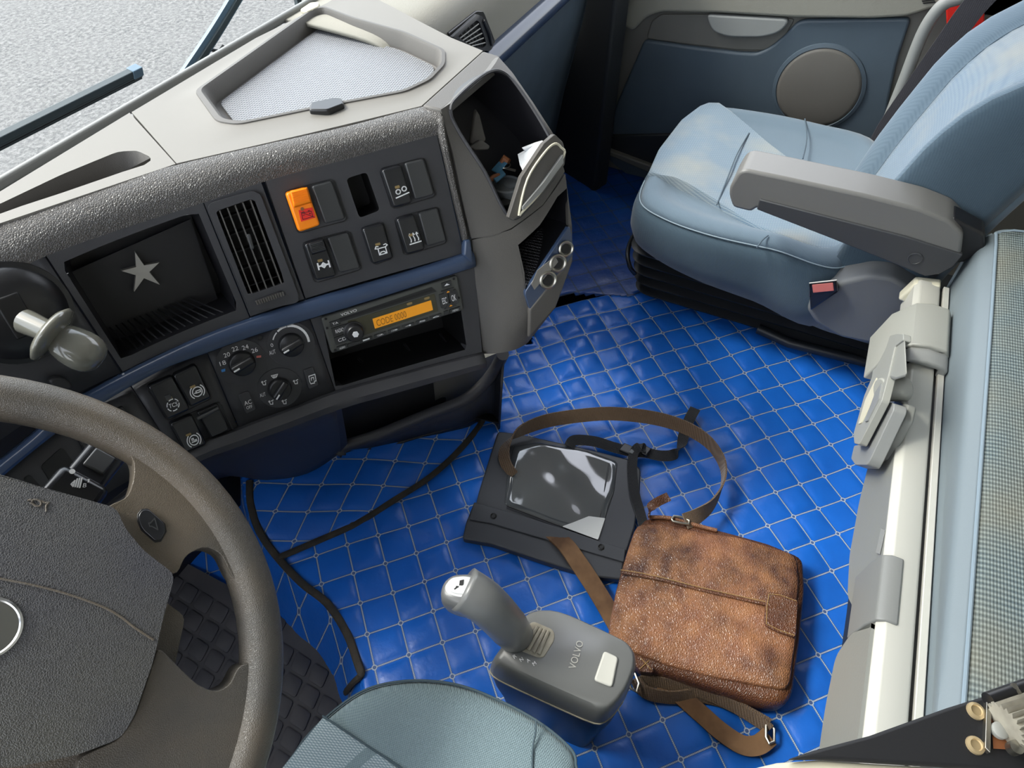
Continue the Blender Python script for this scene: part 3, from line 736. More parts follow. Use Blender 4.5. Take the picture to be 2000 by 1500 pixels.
mk('ring_print', *td.lines([circ(.5, .5, .38), circ(.5, .5, .56, -50, 50, 8), circ(.5, .5, .56, 130, 230, 8), [(.3, .62), (.72, .62)], [(.35, .5), (.35, .35), (.48, .35), (.48, .52)], [(.56, .52), (.72, .52)]], .07), 'white', s)
slab('flap_switch', FA, [(384, 806), (425, 788), (449, 840), (413, 857)], -.001, .006, 'switch', D, r=.003, bevel=.002)
mk('flap_edge', *tubem([FA.P(386, 818, .008), FA.P(427, 797, .008)], .0022, 8), 'blank', D)
# climate panel
fpatch('climate_panel', [(406, 689), (604, 622), (654, 765), (468, 837)], F, n=12, d=.0005)
def knob(cx, cy, rpx, dirp, lab, deep=.014):
    c = FA.P(cx, cy); c2 = FA.P(cx+rpx, cy); r = (c2-c).length; u, v = FA.inv(cx, cy); n = (face(u, v, 1)-face(u, v, 0)).normalized()
    kb = mk('knob', *lathem(c, n, [(r*1.75, 0), (r*1.72, .0015), (r*1.25, .002)]), 'fascia', D, label=lab)
    mk('dial', *lathem(c+n*.001, n, [(r*.93, 0), (r*.92, .004), (r*.86, .007), (r*.78, .008)]), 'black', kb)
    a = (FA.P(cx+dirp[0], cy+dirp[1], .008)-FA.P(cx, cy, .008)).normalized(); b = n.cross(a)
    mk('grip', *prism([c+a*r*.8*sx+b*r*.26*sy*(1 if sx > 0 else .75)+n*deep for sx, sy in ((-1, -1), (1, -1), (1, 1), (-1, 1))], [c+a*r*.85*sx+b*r*.38*sy+n*.006 for sx, sy in ((-1, -1), (1, -1), (1, 1), (-1, 1))]), 'black', kb, bevel=.0022)
    mk('pointer_mark', *boxm(c+a*r*.0-b*r*0+n*(deep+.0003)+a*r*.52, a*r*.22, b*r*.05, n*.0004), 'white', kb)
    return kb
k1 = knob(472, 708, 29, (-10, 6), 'temperature knob'); k2 = knob(568, 672, 27, (-10, 6), 'fan speed knob'); k3 = knob(546, 757, 25, (-11, 17), 'air direction knob')
tl = []
for a in range(0, 1): pass
def ftext(txt, cx, cy, w_, h_, m='white', par=D, rx=(1, -.33), d=.0022, name='print'):
    L = math.hypot(*rx); r = (rx[0]/L*w_/2, rx[1]/L*w_/2); dn = (.30*h_/2, .95*h_/2)
    q = [(cx-r[0]-dn[0], cy-r[1]-dn[1]), (cx+r[0]-dn[0], cy+r[1]-dn[1]), (cx+r[0]+dn[0], cy+r[1]+dn[1]), (cx-r[0]+dn[0], cy-r[1]+dn[1])]
    return mk(name, *Decal(FA, q, d).text(txt), m, par)
for tx, x, y in (('18', 435, 709), ('20', 443, 693), ('22', 459, 681), ('24', 479, 678), ('26', 497, 684)): ftext(tx, x, y, 12.5, 8.5, par=k1, name='number_'+'print', d=.0026)
mk('hot_mark', *Decal(FA, [(501, 695), (510, 694), (510, 698), (501, 699)], .0024).poly([(0, 0), (1, 0), (1, 1), (0, 1)]), 'buckle_red', k1)
mk('cold_mark', *Decal(FA, [(432, 722), (440, 720), (440, 725), (433, 727)], .0024).poly([(0, 0), (1, 0), (1, 1), (0, 1)]), 'blue_light', k1)
arc = []
dk = Decal(FA, [(568-38, 672-38), (568+38, 672-38), (568+38, 672+38), (568-38, 672+38)], .0028)
mk('fan_scale', *joinm(dk.lines([circ(.5, .5, .47, -100, -10, 10)], .06), dk.lines([circ(.5, .5, .47, -135, -106, 4)], .045), dk.lines([circ(.5, .5, .47, -165, -142, 4)], .03)), 'white', k2)
ftext('0', 531, 674, 5, 7, par=k2, d=.0026); ftext('AUT', 532, 688, 13, 8, par=k2, d=.0026); ftext('AUT', 513, 771, 12, 7, par=k3, d=.0026)
fanD = Decal(FA, [(569, 698), (583, 694), (587, 711), (572, 714)], .0012)
mk('fan_symbol', *fanD.lines([circ(.5+.27*math.cos(a), .5+.27*math.sin(a), .2, n=9) for a in (.4, 1.97, 3.54, 5.1)], .08), 'white', D)
for x, y in ((515, 749), (577, 747), (529, 787), (555, 786)):
    dd = Decal(FA, [(x-6, y-4), (x+5, y-7), (x+7, y+4), (x-4, y+6)], .0026); mk('air_symbol', *dd.lines([circ(.25, .2, .12, n=7), [(.25, .35), (.35, .75), (.75, .8), (.8, .4)], [(.6, .2), (.95, .1)]], .12), 'white', k3)
dd = Decal(FA, [(529, 731), (542, 728), (543, 737), (531, 740)], .0026); mk('air_symbol', *dd.lines([[(0, .3), (1, .3), (.8, .8), (.2, .8), (0, .3)], [(.3, 1), (.3, .4)], [(.5, 1), (.5, .4)], [(.7, 1), (.7, .4)]], .1), 'white', k3)
s = slab('ac_button', FA, [(465, 772), (486, 763), (501, 800), (481, 809)], 0, .003, 'fascia', D, r=.0025, bevel=.001)
ftext('AC', 484, 786, 15, 8, par=s, d=.0034); ftext('OFF', 487, 795, 12, 6, par=s, d=.0034)
s = slab('recirculation_button', FA, [(592, 724), (612, 716), (624, 752), (604, 761)], 0, .003, 'fascia', D, r=.0025, bevel=.001)
dd = Decal(FA, [(603, 735), (615, 731), (618, 747), (606, 750)], .0034); mk('cab_symbol', *dd.lines([[(0, 0), (1, 0), (1, .8), (.7, .8), (.7, 1), (.1, 1), (0, .7), (0, 0)], [(.3, .6), (.3, .3), (.7, .3), (.7, .6)]], .1), 'white', s)
mk('sensor_hole', *lathem(FA.P(508, 660, .001), face(.4, 0, 1)-face(.4, 0, 0), [(.0028, 0), (.0028, .0006)], 12), 'void', D)
# radio module frame and open slot
slot = [(628, 622), (890, 537), (912, 682), (656, 757)]
holed('fascia_module', FA, [(606, 621), (927, 523), (942, 692), (656, 766)], slot, F, D, ri=.002, N=120)
sp_ = pocket('open_storage_slot', FA, slot, .09, 'void', D, shrink=.93)
vsr, fsr = [], []
for x1, y1, x2, y2 in ((700, 700, 740, 745), (790, 672, 830, 722), (860, 652, 893, 700)):
    vsr, fsr = joinm((vsr, fsr), tubem([FA.P(x2, y2, -.006), FA.P(x1, y1, -.06)], .002, 5))
mk('slot_runners', vsr, fsr, 'black', sp_)
# bottom lip
cols = []
for a, b in zip(spl([(-60, 1195), (150, 1040), (345, 892), (467, 838), (560, 803), (655, 767), (760, 738), (850, 714), (943, 691)], 4), spl([(-55, 1215), (158, 1062), (352, 912), (474, 862), (567, 828), (662, 794), (765, 764), (857, 738), (945, 712)], 4)):
    p, r_ = FA.P(*a), FA.P(*b); n = V((-.5, -.6, .1)).normalized()
    cols.append([p-n*.004, p+n*.004, p*.6+r_*.4+n*.010, p*.25+r_*.75+n*.009, r_+n*.001, r_+V((.02, .025, -.006))])
vs = [p for c in cols for p in c]; fs = [(i*6+j, i*6+j+1, i*6+7+j, i*6+6+j) for i in range(len(cols)-1) for j in range(5)]
mk('lower_lip', vs, fs, 'fascia', D, solid=.003)
# console below
botz = lambda x, y: GR.P(x, y, .004)
tpx = [(250, 985), (352, 910), (474, 860), (567, 826), (658, 795)]; bpx = [(400, 985), (440, 932), (520, 938), (600, 925), (664, 886)]
cols = []
for a, b in zip(spl(tpx, 4), spl(bpx, 4)):
    p, r_ = FA.P(*a)+V((.01, .012, -.004)), botz(*b); cols.append([p*(1-t)+r_*t+V((-.2, -.25, 0))*.16*t*(1-t) for t in (0, .2, .4, .6, .8, 1)])
vs = [p for c in cols for p in c]; fs = [(i*6+j, i*6+j+1, i*6+7+j, i*6+6+j) for i in range(len(cols)-1) for j in range(5)]
mk('console_panel', vs, fs, 'fascia', D, solid=.006)
# document pocket with rolled rim
rimp = [(664, 884), (672, 868), (740, 845), (830, 808), (905, 778), (945, 745), (968, 715), (982, 688)]
rz = [.075, .085, .10, .115, .13, .15, .19, .25]
rim = [Z(x, y+4, z) for (x, y), z in zip(rimp, rz)]
mk('pocket_rim', *tubem(spl(rim, 5), .011, 12), 'fascia', D)
back = [FA.P(x, y)+V((.03, .04, -.01)) for x, y in ((660, 796), (690, 788), (760, 766), (830, 746), (880, 730), (915, 722), (935, 715), (945, 708))]
R1, B1 = spl(rim, 4), spl([tuple(b) for b in back], 4)
vs = [V(p) for p in R1]+[V((p[0]+.015, p[1]+.02, GR.f(p[0], p[1]).z+.004 if i < 99 else 0)) for i, p in enumerate(R1)]
n = len(R1); fs = [(i, i+1, n+i+1, n+i) for i in range(n-1)]
mk('pocket_front', vs, fs, 'fascia', D, solid=.004)
vs = [V(p)+V((.07, .09, -.0)) for p in B1]+[V((p[0]+.10, p[1]+.12, .03)) for p in B1]+[V((p[0]+.012, p[1]+.016, max(.03, GR.f(p[0], p[1]).z+.01))) for p in R1]
fs = [(i, i+1, n+i+1, n+i) for i in range(n-1)]+[(n+i, n+i+1, 2*n+i+1, 2*n+i) for i in range(n-1)]
mk('pocket_back', vs, fs, 'black_soft', D, solid=.003)
vs = [V(p) for p in B1]+[V(p)+V((.07, .09, 0)) for p in B1]
mk('pocket_roof', vs, [(i, i+1, n+i+1, n+i) for i in range(n-1)], 'black_soft', D, solid=.003)
pd_ = [FA.P(655, 800)+V((.015, .018, 0)), FA.P(672, 794)+V((.015, .018, 0)), Z(680, 868, .09), Z(664, 886, .078)]
mk('pocket_end_wall', *prism(pd_, [p+V((.012, .02, 0)) for p in pd_]), 'fascia', D, bevel=.001)
pe_ = [Z(850, 738, .18), Z(985, 684, .19), Z(972, 712, .14), Z(925, 775, .06), Z(850, 800, .05)]
mk('pocket_flap', *prism(pe_, [p+V((.006, .008, 0)) for p in pe_]), 'door_mid', D)
# ---------------------------------------------------------------- right-hand column of the dashboard
FAR = [(972, 108, .695), (1000, 142, .68), (1040, 200, .655), (1080, 262, .63), (1103, 335, .588), (1117, 440, .53), (1118, 500, .495), (1085, 600, .44), (1032, 668, .39)]
FAR3 = [Z(*q) for q in FAR]
def tabz(tab, z):
    if z >= tab[0].z: a, b = tab[0], tab[1]
    elif z <= tab[-1].z: a, b = tab[-2], tab[-1]
    else:
        for a, b in zip(tab, tab[1:]):
            if a.z >= z >= b.z: break
    t = (a.z-z)/(a.z-b.z); return a+(b-a)*t
def colf(u, v, d=0):
    z = v; a = face(.606, z-.53, 0); a = V((a.x, a.y, z)); b = tabz(FAR3, z); n = (b-a).cross(V((.3, .3, .9))).normalized()
    return a+(b-a)*u+n*(.012*4*u*(1-u)+d)
CO = Surf(colf, .5, .55)
open1 = [(880, 215), (898, 186), (950, 143), (984, 142), (1017, 177), (1070, 262), (1092, 325), (1045, 390), (997, 425), (947, 336), (897, 259)]
out1 = [(861, 214), (975, 110), (1001, 142), (1041, 200), (1081, 262), (1103, 335), (1060, 400), (998, 446), (960, 461), (921, 466), (905, 400), (885, 300)]
open1 = spl(open1, 5, True)
holed('column_upper_trim', CO, out1, open1, 'dash_grey', D, skirt=.008, N=160, snap=False)
slab('column_cap', Surf(lambda u, v, d=0: V((u, v, .691+d)), .7, .4), [(824, 206), (943, 99), (974, 108), (980, 118), (863, 215)], -.012, .001, 'dash_grey', D, bevel=.003)
pocket('cup_compartment', CO, open1, .085, 'pocket', D, shrink=.95, snap=False, N=160)
rimc = [CO.P(x, y, .001) for x, y in open1]; mk('opening_rim', *tubem(rimc+[rimc[0]], .0022, 6), 'fascia', D)
open2 = [(1010, 480), (1054, 440), (1106, 352), (1112, 438), (1026, 566)]
out2 = [(922, 469), (998, 449), (1060, 402), (1104, 340), (1117, 440), (1118, 500), (1085, 600), (1032, 668), (943, 691), (934, 600)]
holed('column_lower_trim', CO, out2, open2, 'dash_grey', D, skirt=.008, N=120, ri=.01)
pocket('shelf_compartment', CO, open2, .09, 'pocket', D, shrink=.96)
shz = Z(1060, 500, .49).z
sh = [Z(1013, 482, .495), Z(1058, 445, .495), Z(1110, 440, .495), Z(1026, 562, .483)]
mk('shelf_liner', *prism(sh, [p-V((0, 0, .004)) for p in sh]), 'shelfmat', D)
slab('shelf_ledge', CO, [(1024, 572), (1112, 440), (1118, 462), (1120, 500), (1034, 606)], -.002, .008, 'blue_trim', D, r=.02, bevel=.003)
slab('grey_tape', CO, [(1038, 556), (1050, 528), (1088, 498), (1090, 512), (1056, 552), (1044, 566)], .008, .0095, 'dash_top', D)
slab('lower_ledge', CO, [(1034, 604), (1120, 498), (1119, 512), (1086, 602), (1033, 662)], -.002, .01, 'dash_grey', D, bevel=.004)
for cx, cy, rr in ((1070, 547, .0125), (1089, 514, .0125), (1105, 486, .011)):
    u, v = CO.inv(cx, cy, .009); c = CO.f(u, v, .008); n = (CO.f(u, v, 1)-CO.f(u, v, 0)).normalized()
    g = mk('socket_ring', *lathem(c, n, [(rr, 0), (rr, .003), (rr*.85, .004), (rr*.7, .003), (rr*.66, .0006)], 24), 'steel', D)
    mk('socket_hole', *lathem(c, n, [(rr*.64, 0), (rr*.62, .0012)], 20), 'void', g)
# open flap with framed grip
flp = [(993, 425), (1003, 431), (1053, 388), (1103, 322), (1105, 300), (1100, 278), (1083, 262), (1062, 280), (1018, 346)]
fl = slab('compartment_flap', CO, flp, .012, .021, 'dash_grey', D, r=.006, bevel=.003)
ffp = [CO.P(x, y, .0215) for x, y in spl([(1014, 416), (1022, 412), (1060, 370), (1101, 305), (1096, 288), (1083, 281), (1062, 300), (1030, 350)], 4, True)]
mk('flap_frame', *tubem(ffp+[ffp[0]], .0016, 6), 'yellowed', fl)
slab('grip_bar', CO, [(1021, 404), (1062, 356), (1100, 302), (1101, 318), (1060, 374), (1022, 410)], .020, .0255, 'clip_dk', fl, r=.001, bevel=.0015)
slab('cup_holder_arm', CO, [(918, 280), (930, 212), (938, 225), (950, 272), (940, 288)], -.05, -.044, 'dash_grey', D, bevel=.002)
slab('cup_holder_tab', CO, [(917, 288), (940, 272), (958, 285), (955, 292), (930, 294)], -.045, -.036, 'dash_grey', D, bevel=.002)
slab('compartment_floor', CO, [(968, 396), (1000, 380), (1012, 395), (985, 405)], -.03, -.02, 'black', D, bevel=.002)
# things lying in the compartment
cz = CO.P(990, 360, -.035).z
c0 = Z(990, 362, cz)
cup = root('cup_lid', c0, 'round grey ridged lid of a cup standing in the open column compartment', 'lid')
mk('rim', *lathem(c0-V((0, 0, .02)), (0, 0, 1), [(.018, 0), (.0215, .018), (.0215, .022), (.019, .023), (.0185, .020), (.001, .020)], 32), 'cuplid', cup)
mk('sip_tab', *lathem(c0+V((.004, -.004, 0)), (0, 0, 1), [(.009, 0), (.009, .0015), (.006, .002)], 20), 'cuplid', cup)
kr = root('key_bunch', c0+V((0, 0, .01)), 'bunch of keys with blue tags and a brown fob lying beside the cup lid', 'keys')
kz = cz+.012
def P3(x, y, z): return Z(x, y, z)
mk('blue_tag', *boxm((P3(965, 352, kz)+P3(984, 336, kz))/2, (P3(984, 336, kz)-P3(965, 352, kz))/2, V((.004, .005, 0)), (0, 0, .0015)), 'key_blue', kr, bevel=.001)
mk('blue_tag', *boxm(P3(976, 325, kz+.004), (.009, -.003, .004), (.002, .006, 0), (0, 0, .001)), 'key_blue', kr, bevel=.001)
mk('leather_fob', *tubem([P3(978, 318, kz+.006), P3(985, 310, kz+.01), P3(994, 316, kz+.008)], [.003, .0055, .004], 8), 'key_brown', kr)
mk('leather_fob', *tubem([P3(955, 352, kz), P3(966, 346, kz), P3(975, 342, kz)], [.003, .004, .003], 8), 'key_brown', kr)
mk('key_blade', *boxm(P3(994, 330, kz+.002), (.0015, -.009, -.001), (.002, .0005, 0), (0, 0, .0006)), 'steel', kr)
ring = [P3(985, 322, kz+.004)+V((.008*math.cos(a), .008*math.sin(a), 0)) for a in [i*math.pi/8 for i in range(17)]]
mk('split_ring', *tubem(ring, .0007, 6), 'steel', kr)
pp = [CO.P(x, y, d) for x, y, d in ((1018, 325, -.01), (1014, 305, -.02), (1030, 296, -.02), (1022, 292, -.02), (1048, 282, -.012), (1062, 278, -.004), (1045, 330, .006), (1024, 338, .006))]
tag(mk('paper_sheet', *prism(pp, [p+V((.002, .003, .001)) for p in pp]), 'paper', smooth=False), 'crumpled white paper tucked behind the open column flap', 'paper')

# ---------------------------------------------------------------- radio
RL = FA.P(765, 610)
R = root('car_radio', RL, 'grey truck radio with amber display reading CODE 0000 and a round knob', 'radio')
RQ = [(627, 621), (893, 538), (906, 605), (648, 691)]
mk_r = slab('radio_face', FA, RQ, -.03, .006, 'radio', R, r=.003, bevel=.002)
RD = Decal(FA, RQ, .0064)
def rr(a0, b0, a1, b1, r=.008): return rnd([(a0, b0), (a1, b0), (a1, b1), (a0, b1)], r)
def rbox(name, a0, b0, a1, b1, h, m, lab=None, par=None, r=.008, h0=-.0005):
    q = rr(a0, b0, a1, b1, r); return mk(name, *prism([RD.p(a, b, h) for a, b in q], [RD.p(a, b, h0) for a, b in q]), m, par or R, label=lab)
rbox('disc_slot', .12, .16, .80, .215, .0006, 'void')
mk('slot_chute', *prism([RD.p(a, b, .0005) for a, b in ((.12, .16), (.80, .10), (.83, .26), (.10, .26))], [RD.p(a, b, -.0005) for a, b in ((.12, .16), (.80, .10), (.83, .26), (.10, .26))]), 'black', R)
rbox('screen_glass', .17, .30, .81, .80, .001, 'screen')
ds = rbox('amber_display', .34, .44, .775, .72, .0016, 'display', 'lit amber display')
mk('display_text', *RD.text('CODE 0000', .36, .50, .58, .68, .0019), 'lcd', ds)
mk('brand_print', *RD.text('VOLVO', .135, .055, .25, .125, .0004), 'white', R)
def rbtn(a0, b0, a1, b1, txt=None, m='radio_dark'):
    b = rbox('radio_button', a0, b0, a1, b1, .0022, m)
    if txt: mk('button_print', *RD.text(txt, a0+(a1-a0)*.22, b0+(b1-b0)*.28, a1-(a1-a0)*.22, b1-(b1-b0)*.28, .0025), 'white', b)
rbtn(.045, .17, .12, .30, 'TA'); rbtn(.045, .34, .15, .56, 'RADIO'); rbtn(.045, .60, .15, .80, 'CD'); rbtn(.045, .86, .12, .975, 'AUDIO')
for i in range(6): rbtn(.215+i*.105, .88, .305+i*.105, .965, str(i+1))
rbtn(.125, .88, .205, .965); rbtn(.85, .86, .885, .965); rbtn(.895, .86, .975, .975, 'MENU'); rbtn(.875, .07, .945, .22)
mk('eject_mark', *RD.poly([(.89, .165), (.91, .11), (.93, .165)], .0028), 'white', R)
rbtn(.84, .36, .90, .76, 'ESC'); rbtn(.91, .36, .97, .76, 'OK')
for b0, b1, s_ in ((.28, .40, 1), (.68, .80, -1)):
    q = [(.86, b0 if s_ > 0 else b1), (.955, b0 if s_ > 0 else b1), (.93, b1 if s_ > 0 else b0), (.885, b1 if s_ > 0 else b0)]
    o_ = mk('radio_button', *prism([RD.p(a, b, .003) for a, b in q], [RD.p(a, b, 0) for a, b in q]), 'radio_dark', R)
    mk('amber_arrow', *RD.poly([(.895, (b0+b1)/2+.02), (.92, (b0+b1)/2+.02), (.907, (b0+b1)/2-.02)], .0033), 'display', o_)
for a, b in ((.03, .06), (.97, .06), (.03, .94), (.97, .94), (.02, .30), (.98, .62)):
    mk('release_hole', *lathem(RD.p(a, b, .0), face(.5, 0, 1)-face(.5, 0, 0), [(.0017, 0), (.0017, .0006)], 10), 'void', R)
kc = RD.p(.19, .60, 0); kn = (face(.47, 0, 1)-face(.47, 0, 0)).normalized()
kk = mk('volume_knob', *lathem(kc, kn, [(.0135, 0), (.0132, .003), (.0115, .0035), (.0108, .012), (.0095, .0135), (.001, .0137)], 32), 'black', R)
mk('knob_icon', *lathem(kc+kn*.0136, kn, [(.0042, 0), (.0042, .0006)], 6), 'white', kk)
for a in (.6, .73): mk('badge_print', *RD.poly(rr(a, .32, a+.04, .385, .02), .0014), 'amberled', R)
# ---------------------------------------------------------------- star on the recess wall
ST = Surf(lambda u, v, d=0: face(u, v, -.045+d), .33, .05)
ctr = (277, 529); pts = []
sp5 = [(264, 493), (311, 513), (312, 556), (262, 570), (237, 529)]
for i in range(5):
    a, b = sp5[i], sp5[(i+1) % 5]; pts.append(a); m_ = ((a[0]+b[0])/2, (a[1]+b[1])/2); pts.append((m_[0]*.42+ctr[0]*.58, m_[1]*.42+ctr[1]*.58))
slab('recess_back_panel', ST, [(120, 540), (372, 428), (425, 583), (240, 700)], -.016, -.012, 'pocket', D)
q = uvs(ST, pts, .001)
tag(mk('star_sticker', *prism([ST.f(u, v, .0012) for u, v in q], [ST.f(u, v, -.010) for u, v in q]), 'star'), 'five-pointed brushed silver star on the back of the dark storage recess', 'sticker')
# ---------------------------------------------------------------- parking brake lever
bc = FA.P(28, 612); bn = (face(.22, 0, 1)-face(.22, 0, 0)).normalized()
PB = root('parking_brake_lever', bc, 'grey glossy parking brake lever on a round black base at the left of the recess', 'lever')
mk('round_housing', *lathem(bc, bn, [(.052, -.002), (.051, .003), (.046, .004), (.044, .008), (.030, .016), (.001, .018)], 40), 'black', PB)
p0 = FA.P(18, 590, .012); p1 = FA.P(75, 635, .055); p2 = FA.P(150, 668, .075); ax = (p1-p0).normalized()
mk('lever_slot', *boxm(bc+bn*.016, (FA.P(60, 660)-FA.P(5, 570))*.42, bn.cross((FA.P(60, 660)-FA.P(5, 570)).normalized())*.011, bn*.003), 'void', PB, bevel=.002)
P_a, P_b = FA.P(50, 628, .022), FA.P(95, 648, .045); P_c, P_d = FA.P(100, 652, .05), FA.P(170, 690, .065)
mk('lever_stem', *tubem([P_a, P_a*.5+P_b*.5, P_b], [.0125, .0115, .0105], 20), 'lever', PB)
ax = (P_d-P_c).normalized()
mk('collar', *lathem(P_c-ax*.004, ax, [(.001, -.001), (.024, 0), (.0295, .004), (.0285, .008), (.016, .012)], 32), 'lever', PB, ang=80).scale = (1, 1, 1)
sd_ = ax.cross(V((0, 0, 1))).normalized()
mk('grip_knob', *tubem([P_c+ax*.002, P_c+ax*.012, P_c+ax*.028, P_c+ax*.040, P_c+ax*.048, P_c+ax*.0505], [.0145, .0185, .0215, .020, .014, .005], 24, .85), 'lever', PB, ang=80, subs=1)
mk('ignition_knob', *lathem(FA.P(125, 752, .0), bn, [(.016, 0), (.016, .012), (.013, .018), (.001, .019)], 24), 'black', PB) if False else None
slab('round_cover', FA, [(92, 745), (112, 735), (138, 745), (145, 760), (120, 765)], -.001, .012, 'black_soft', D, r=.006, bevel=.003)

# ---------------------------------------------------------------- passenger side of the dashboard
prof = [(.745, .685), (.70, .687), (.60, .682), (.565, .668), (.551, .64), (.548, .60), (.546, .565)]
prof2 = [(.549, .542), (.553, .50), (.562, .44), (.578, .36), (.60, .25), (.62, .12), (.64, .02)]
def ext(profile, x0, x1, nx=10, curve=0):
    pf = spl(profile, 4); return gridm(lambda a, b: V((x0+(x1-x0)*a, pf[round(b*(len(pf)-1))][0]-0*a, pf[round(b*(len(pf)-1))][1])), nx, len(pf)-1)
mk('passenger_top_panel', *ext(prof, .80, 1.60), 'door_grey', D, solid=.006)
mk('glovebox_panel', *ext(prof2, .85, 1.60), 'door_blue', D, solid=.006)
mk('dash_end_panel', *prism([V((1.60, y, z)) for y, z in prof+prof2+[(.80, .02)]], [V((1.606, y, z)) for y, z in prof+prof2+[(.80, .02)]]), 'door_blue', D, smooth=False)
mk('blue_trim_strip', *ext([(.553, .578), (.536, .576), (.524, .560), (.530, .542), (.553, .534)], .90, 1.602), 'blue_trim', D, solid=.004)
def pdf(u, v, d=0):
    tb = [V((0, .565, .668)), V((0, .551, .64)), V((0, .548, .60)), V((0, .546, .565))]; p = tabz(tb, v); return V((u, p.y-d, v))
PD = Surf(pdf, 1.0, .6)
slab('vent_surround', PD, [(874, 66), (931, 21), (945, 22), (969, 84), (963, 105), (925, 100)], 0, .004, 'black', D, r=.006, bevel=.002)
av2 = holed('air_vent', PD, [(884, 72), (932, 28), (942, 32), (965, 85), (959, 100), (930, 98)], [(893, 73), (931, 39), (937, 44), (951, 86), (944, 94), (925, 92)], 'fascia', D, d=.009, skirt=.005, ri=.004, N=64, rad=2)
slab('vent_core', PD, [(893, 73), (931, 39), (937, 44), (951, 86), (944, 94), (925, 92)], .003, .005, 'void', av2)
for i in range(5):
    t = (i+.5)/5; mk('vent_slat', *tubem([PD.P(894+30*t, 74+18*t, .008), PD.P(933+16*t, 42+46*t, .008)], .0011, 6), 'clip_dk', av2)
for i in range(4):
    t = (i+1)/5; mk('vent_slat', *tubem([PD.P(893+38*t, 73-33*t, .0065), PD.P(923+25*t, 92-2*t, .0065)], .0008, 6), 'fascia', av2)
for i in range(1): mk('vent_thumbwheel', *tubem([PD.P(944, 40, .01), PD.P(955, 65, .01), PD.P(960, 88, .01)], [.0025, .0035, .0025], 8), 'black', av2)
# dark kick panel between dash and door
mk('kick_panel', *boxm((1.70, .60, .28), (.06, .12, 0), (.03, -.01, 0), (0, 0, .42)), 'door_dk', D, bevel=.01)

# ================================================================ PASSENGER DOOR
DX = 1.75
DR = Surf(lambda u, v, d=0: V((DX-d, u, v)), .2, .3)
dr = root('door_1', (DX, .2, -.1), kind='structure')
mk('door_panel', *boxm((DX+.03, .22, .22), (.03, 0, 0), (0, .46, 0), (0, 0, .36)), 'door_mid', dr, bevel=.006)
slab('door_top_pad', DR, [(1150, -120), (1186, 30), (1235, 62), (1262, 34), (1290, 24), (1400, 26), (1550, 35), (1700, 37), (1770, 33), (1850, 8), (1900, -80)], -.01, .022, 'door_grey', dr, r=.012, bevel=.01, seg=4)
slab('armrest_recess', DR, [(1262, 76), (1272, 42), (1290, 28), (1400, 28), (1553, 37), (1533, 72), (1495, 99), (1440, 98), (1350, 88)], -.01, .004, 'door_mid', dr, r=.01, bevel=.003)
slab('pull_handle', DR, [(1380, 29), (1545, 38), (1524, 64), (1488, 74), (1420, 73), (1392, 62), (1384, 46)], 0, .02, 'clip_dk', dr, r=.02, bevel=.007, seg=4)
bl = [(1258, 78), (1350, 92), (1440, 103), (1478, 105), (1506, 92), (1536, 66), (1555, 45), (1572, 39), (1780, 36), (1752, 120), (1735, 200), (1720, 330), (1600, 420), (1300, 400), (1170, 300), (1205, 200), (1240, 120)]
slab('blue_insert', DR, bl, -.01, .012, 'door_blue', dr, r=.012, bevel=.006, seg=4)
slab('door_pocket', DR, [(1185, 265), (1330, 262), (1500, 330), (1500, 420), (1300, 352), (1180, 300)], .005, .02, 'door_dk', dr, bevel=.004)
slab('pocket_lip', DR, [(1155, 290), (1165, 285), (1300, 335), (1400, 400), (1380, 420), (1285, 345)], .0, .035, 'door_mid', dr, bevel=.004)
sc_ = DR.P(1598, 173, .012); rs = .0955
mk('speaker_surround', *lathem(sc_, (-1, 0, 0), [(rs*1.10, -.004), (rs*1.08, .004), (rs*1.0, .006), (rs*.985, .004)], 64), 'door_blue', dr)
M['grille'] = mat('speaker_mesh', '#605c56', .5, bump=.5, bs=1400)
mk('speaker_grille', *lathem(sc_, (-1, 0, 0), [(rs*.985, .0), (rs*.98, .005), (rs*.9, .0065), (rs*.75, .0082), (rs*.6, .0094), (rs*.4, .0104), (rs*.2, .011), (.001, .0112)], 64), 'grille', dr, ang=80)
for i in range(3): slab('demister_slot', DR, [(1798+i*2, -2+i*4), (1822+i*2, -5+i*4), (1824+i*2, -3+i*4), (1800+i*2, 0+i*4)], .02, .024, 'black', dr)
# grab bar and seat belt beside the seat
gb = [X(x, y, 1.66) for x, y in spl([(1950, -40), (1880, -6), (1850, 4), (1826, 26), (1800, 70), (1765, 160), (1735, 235), (1716, 285), (1700, 340)], 5)]
tag(mk('grab_handle', *tubem(gb, .0125, 16, 1.0, (1, 0, 0)), 'clip_dk'), 'curved light grey grab handle rising between the door and the passenger seat', 'handle')
bpts = [(1975, -60), (1905, 10), (1850, 85), (1790, 170), (1735, 250), (1705, 310), (1690, 345)]
tag(mk('seat_belt', *ribbonm([(X(x, y, 1.60), V((.0, .9, .35))) for x, y in bpts], .045, .0015), 'belt'), 'dark seat belt strap running down behind the passenger seat', 'seat belt')
tag(mk('red_fabric', *boxm(X(1885, 28, 1.72), (.004, 0, 0), (0, .03, -.012), (0, .03, .06)), 'red', bevel=.003), 'small piece of red fabric hanging behind the grab handle', 'fabric')

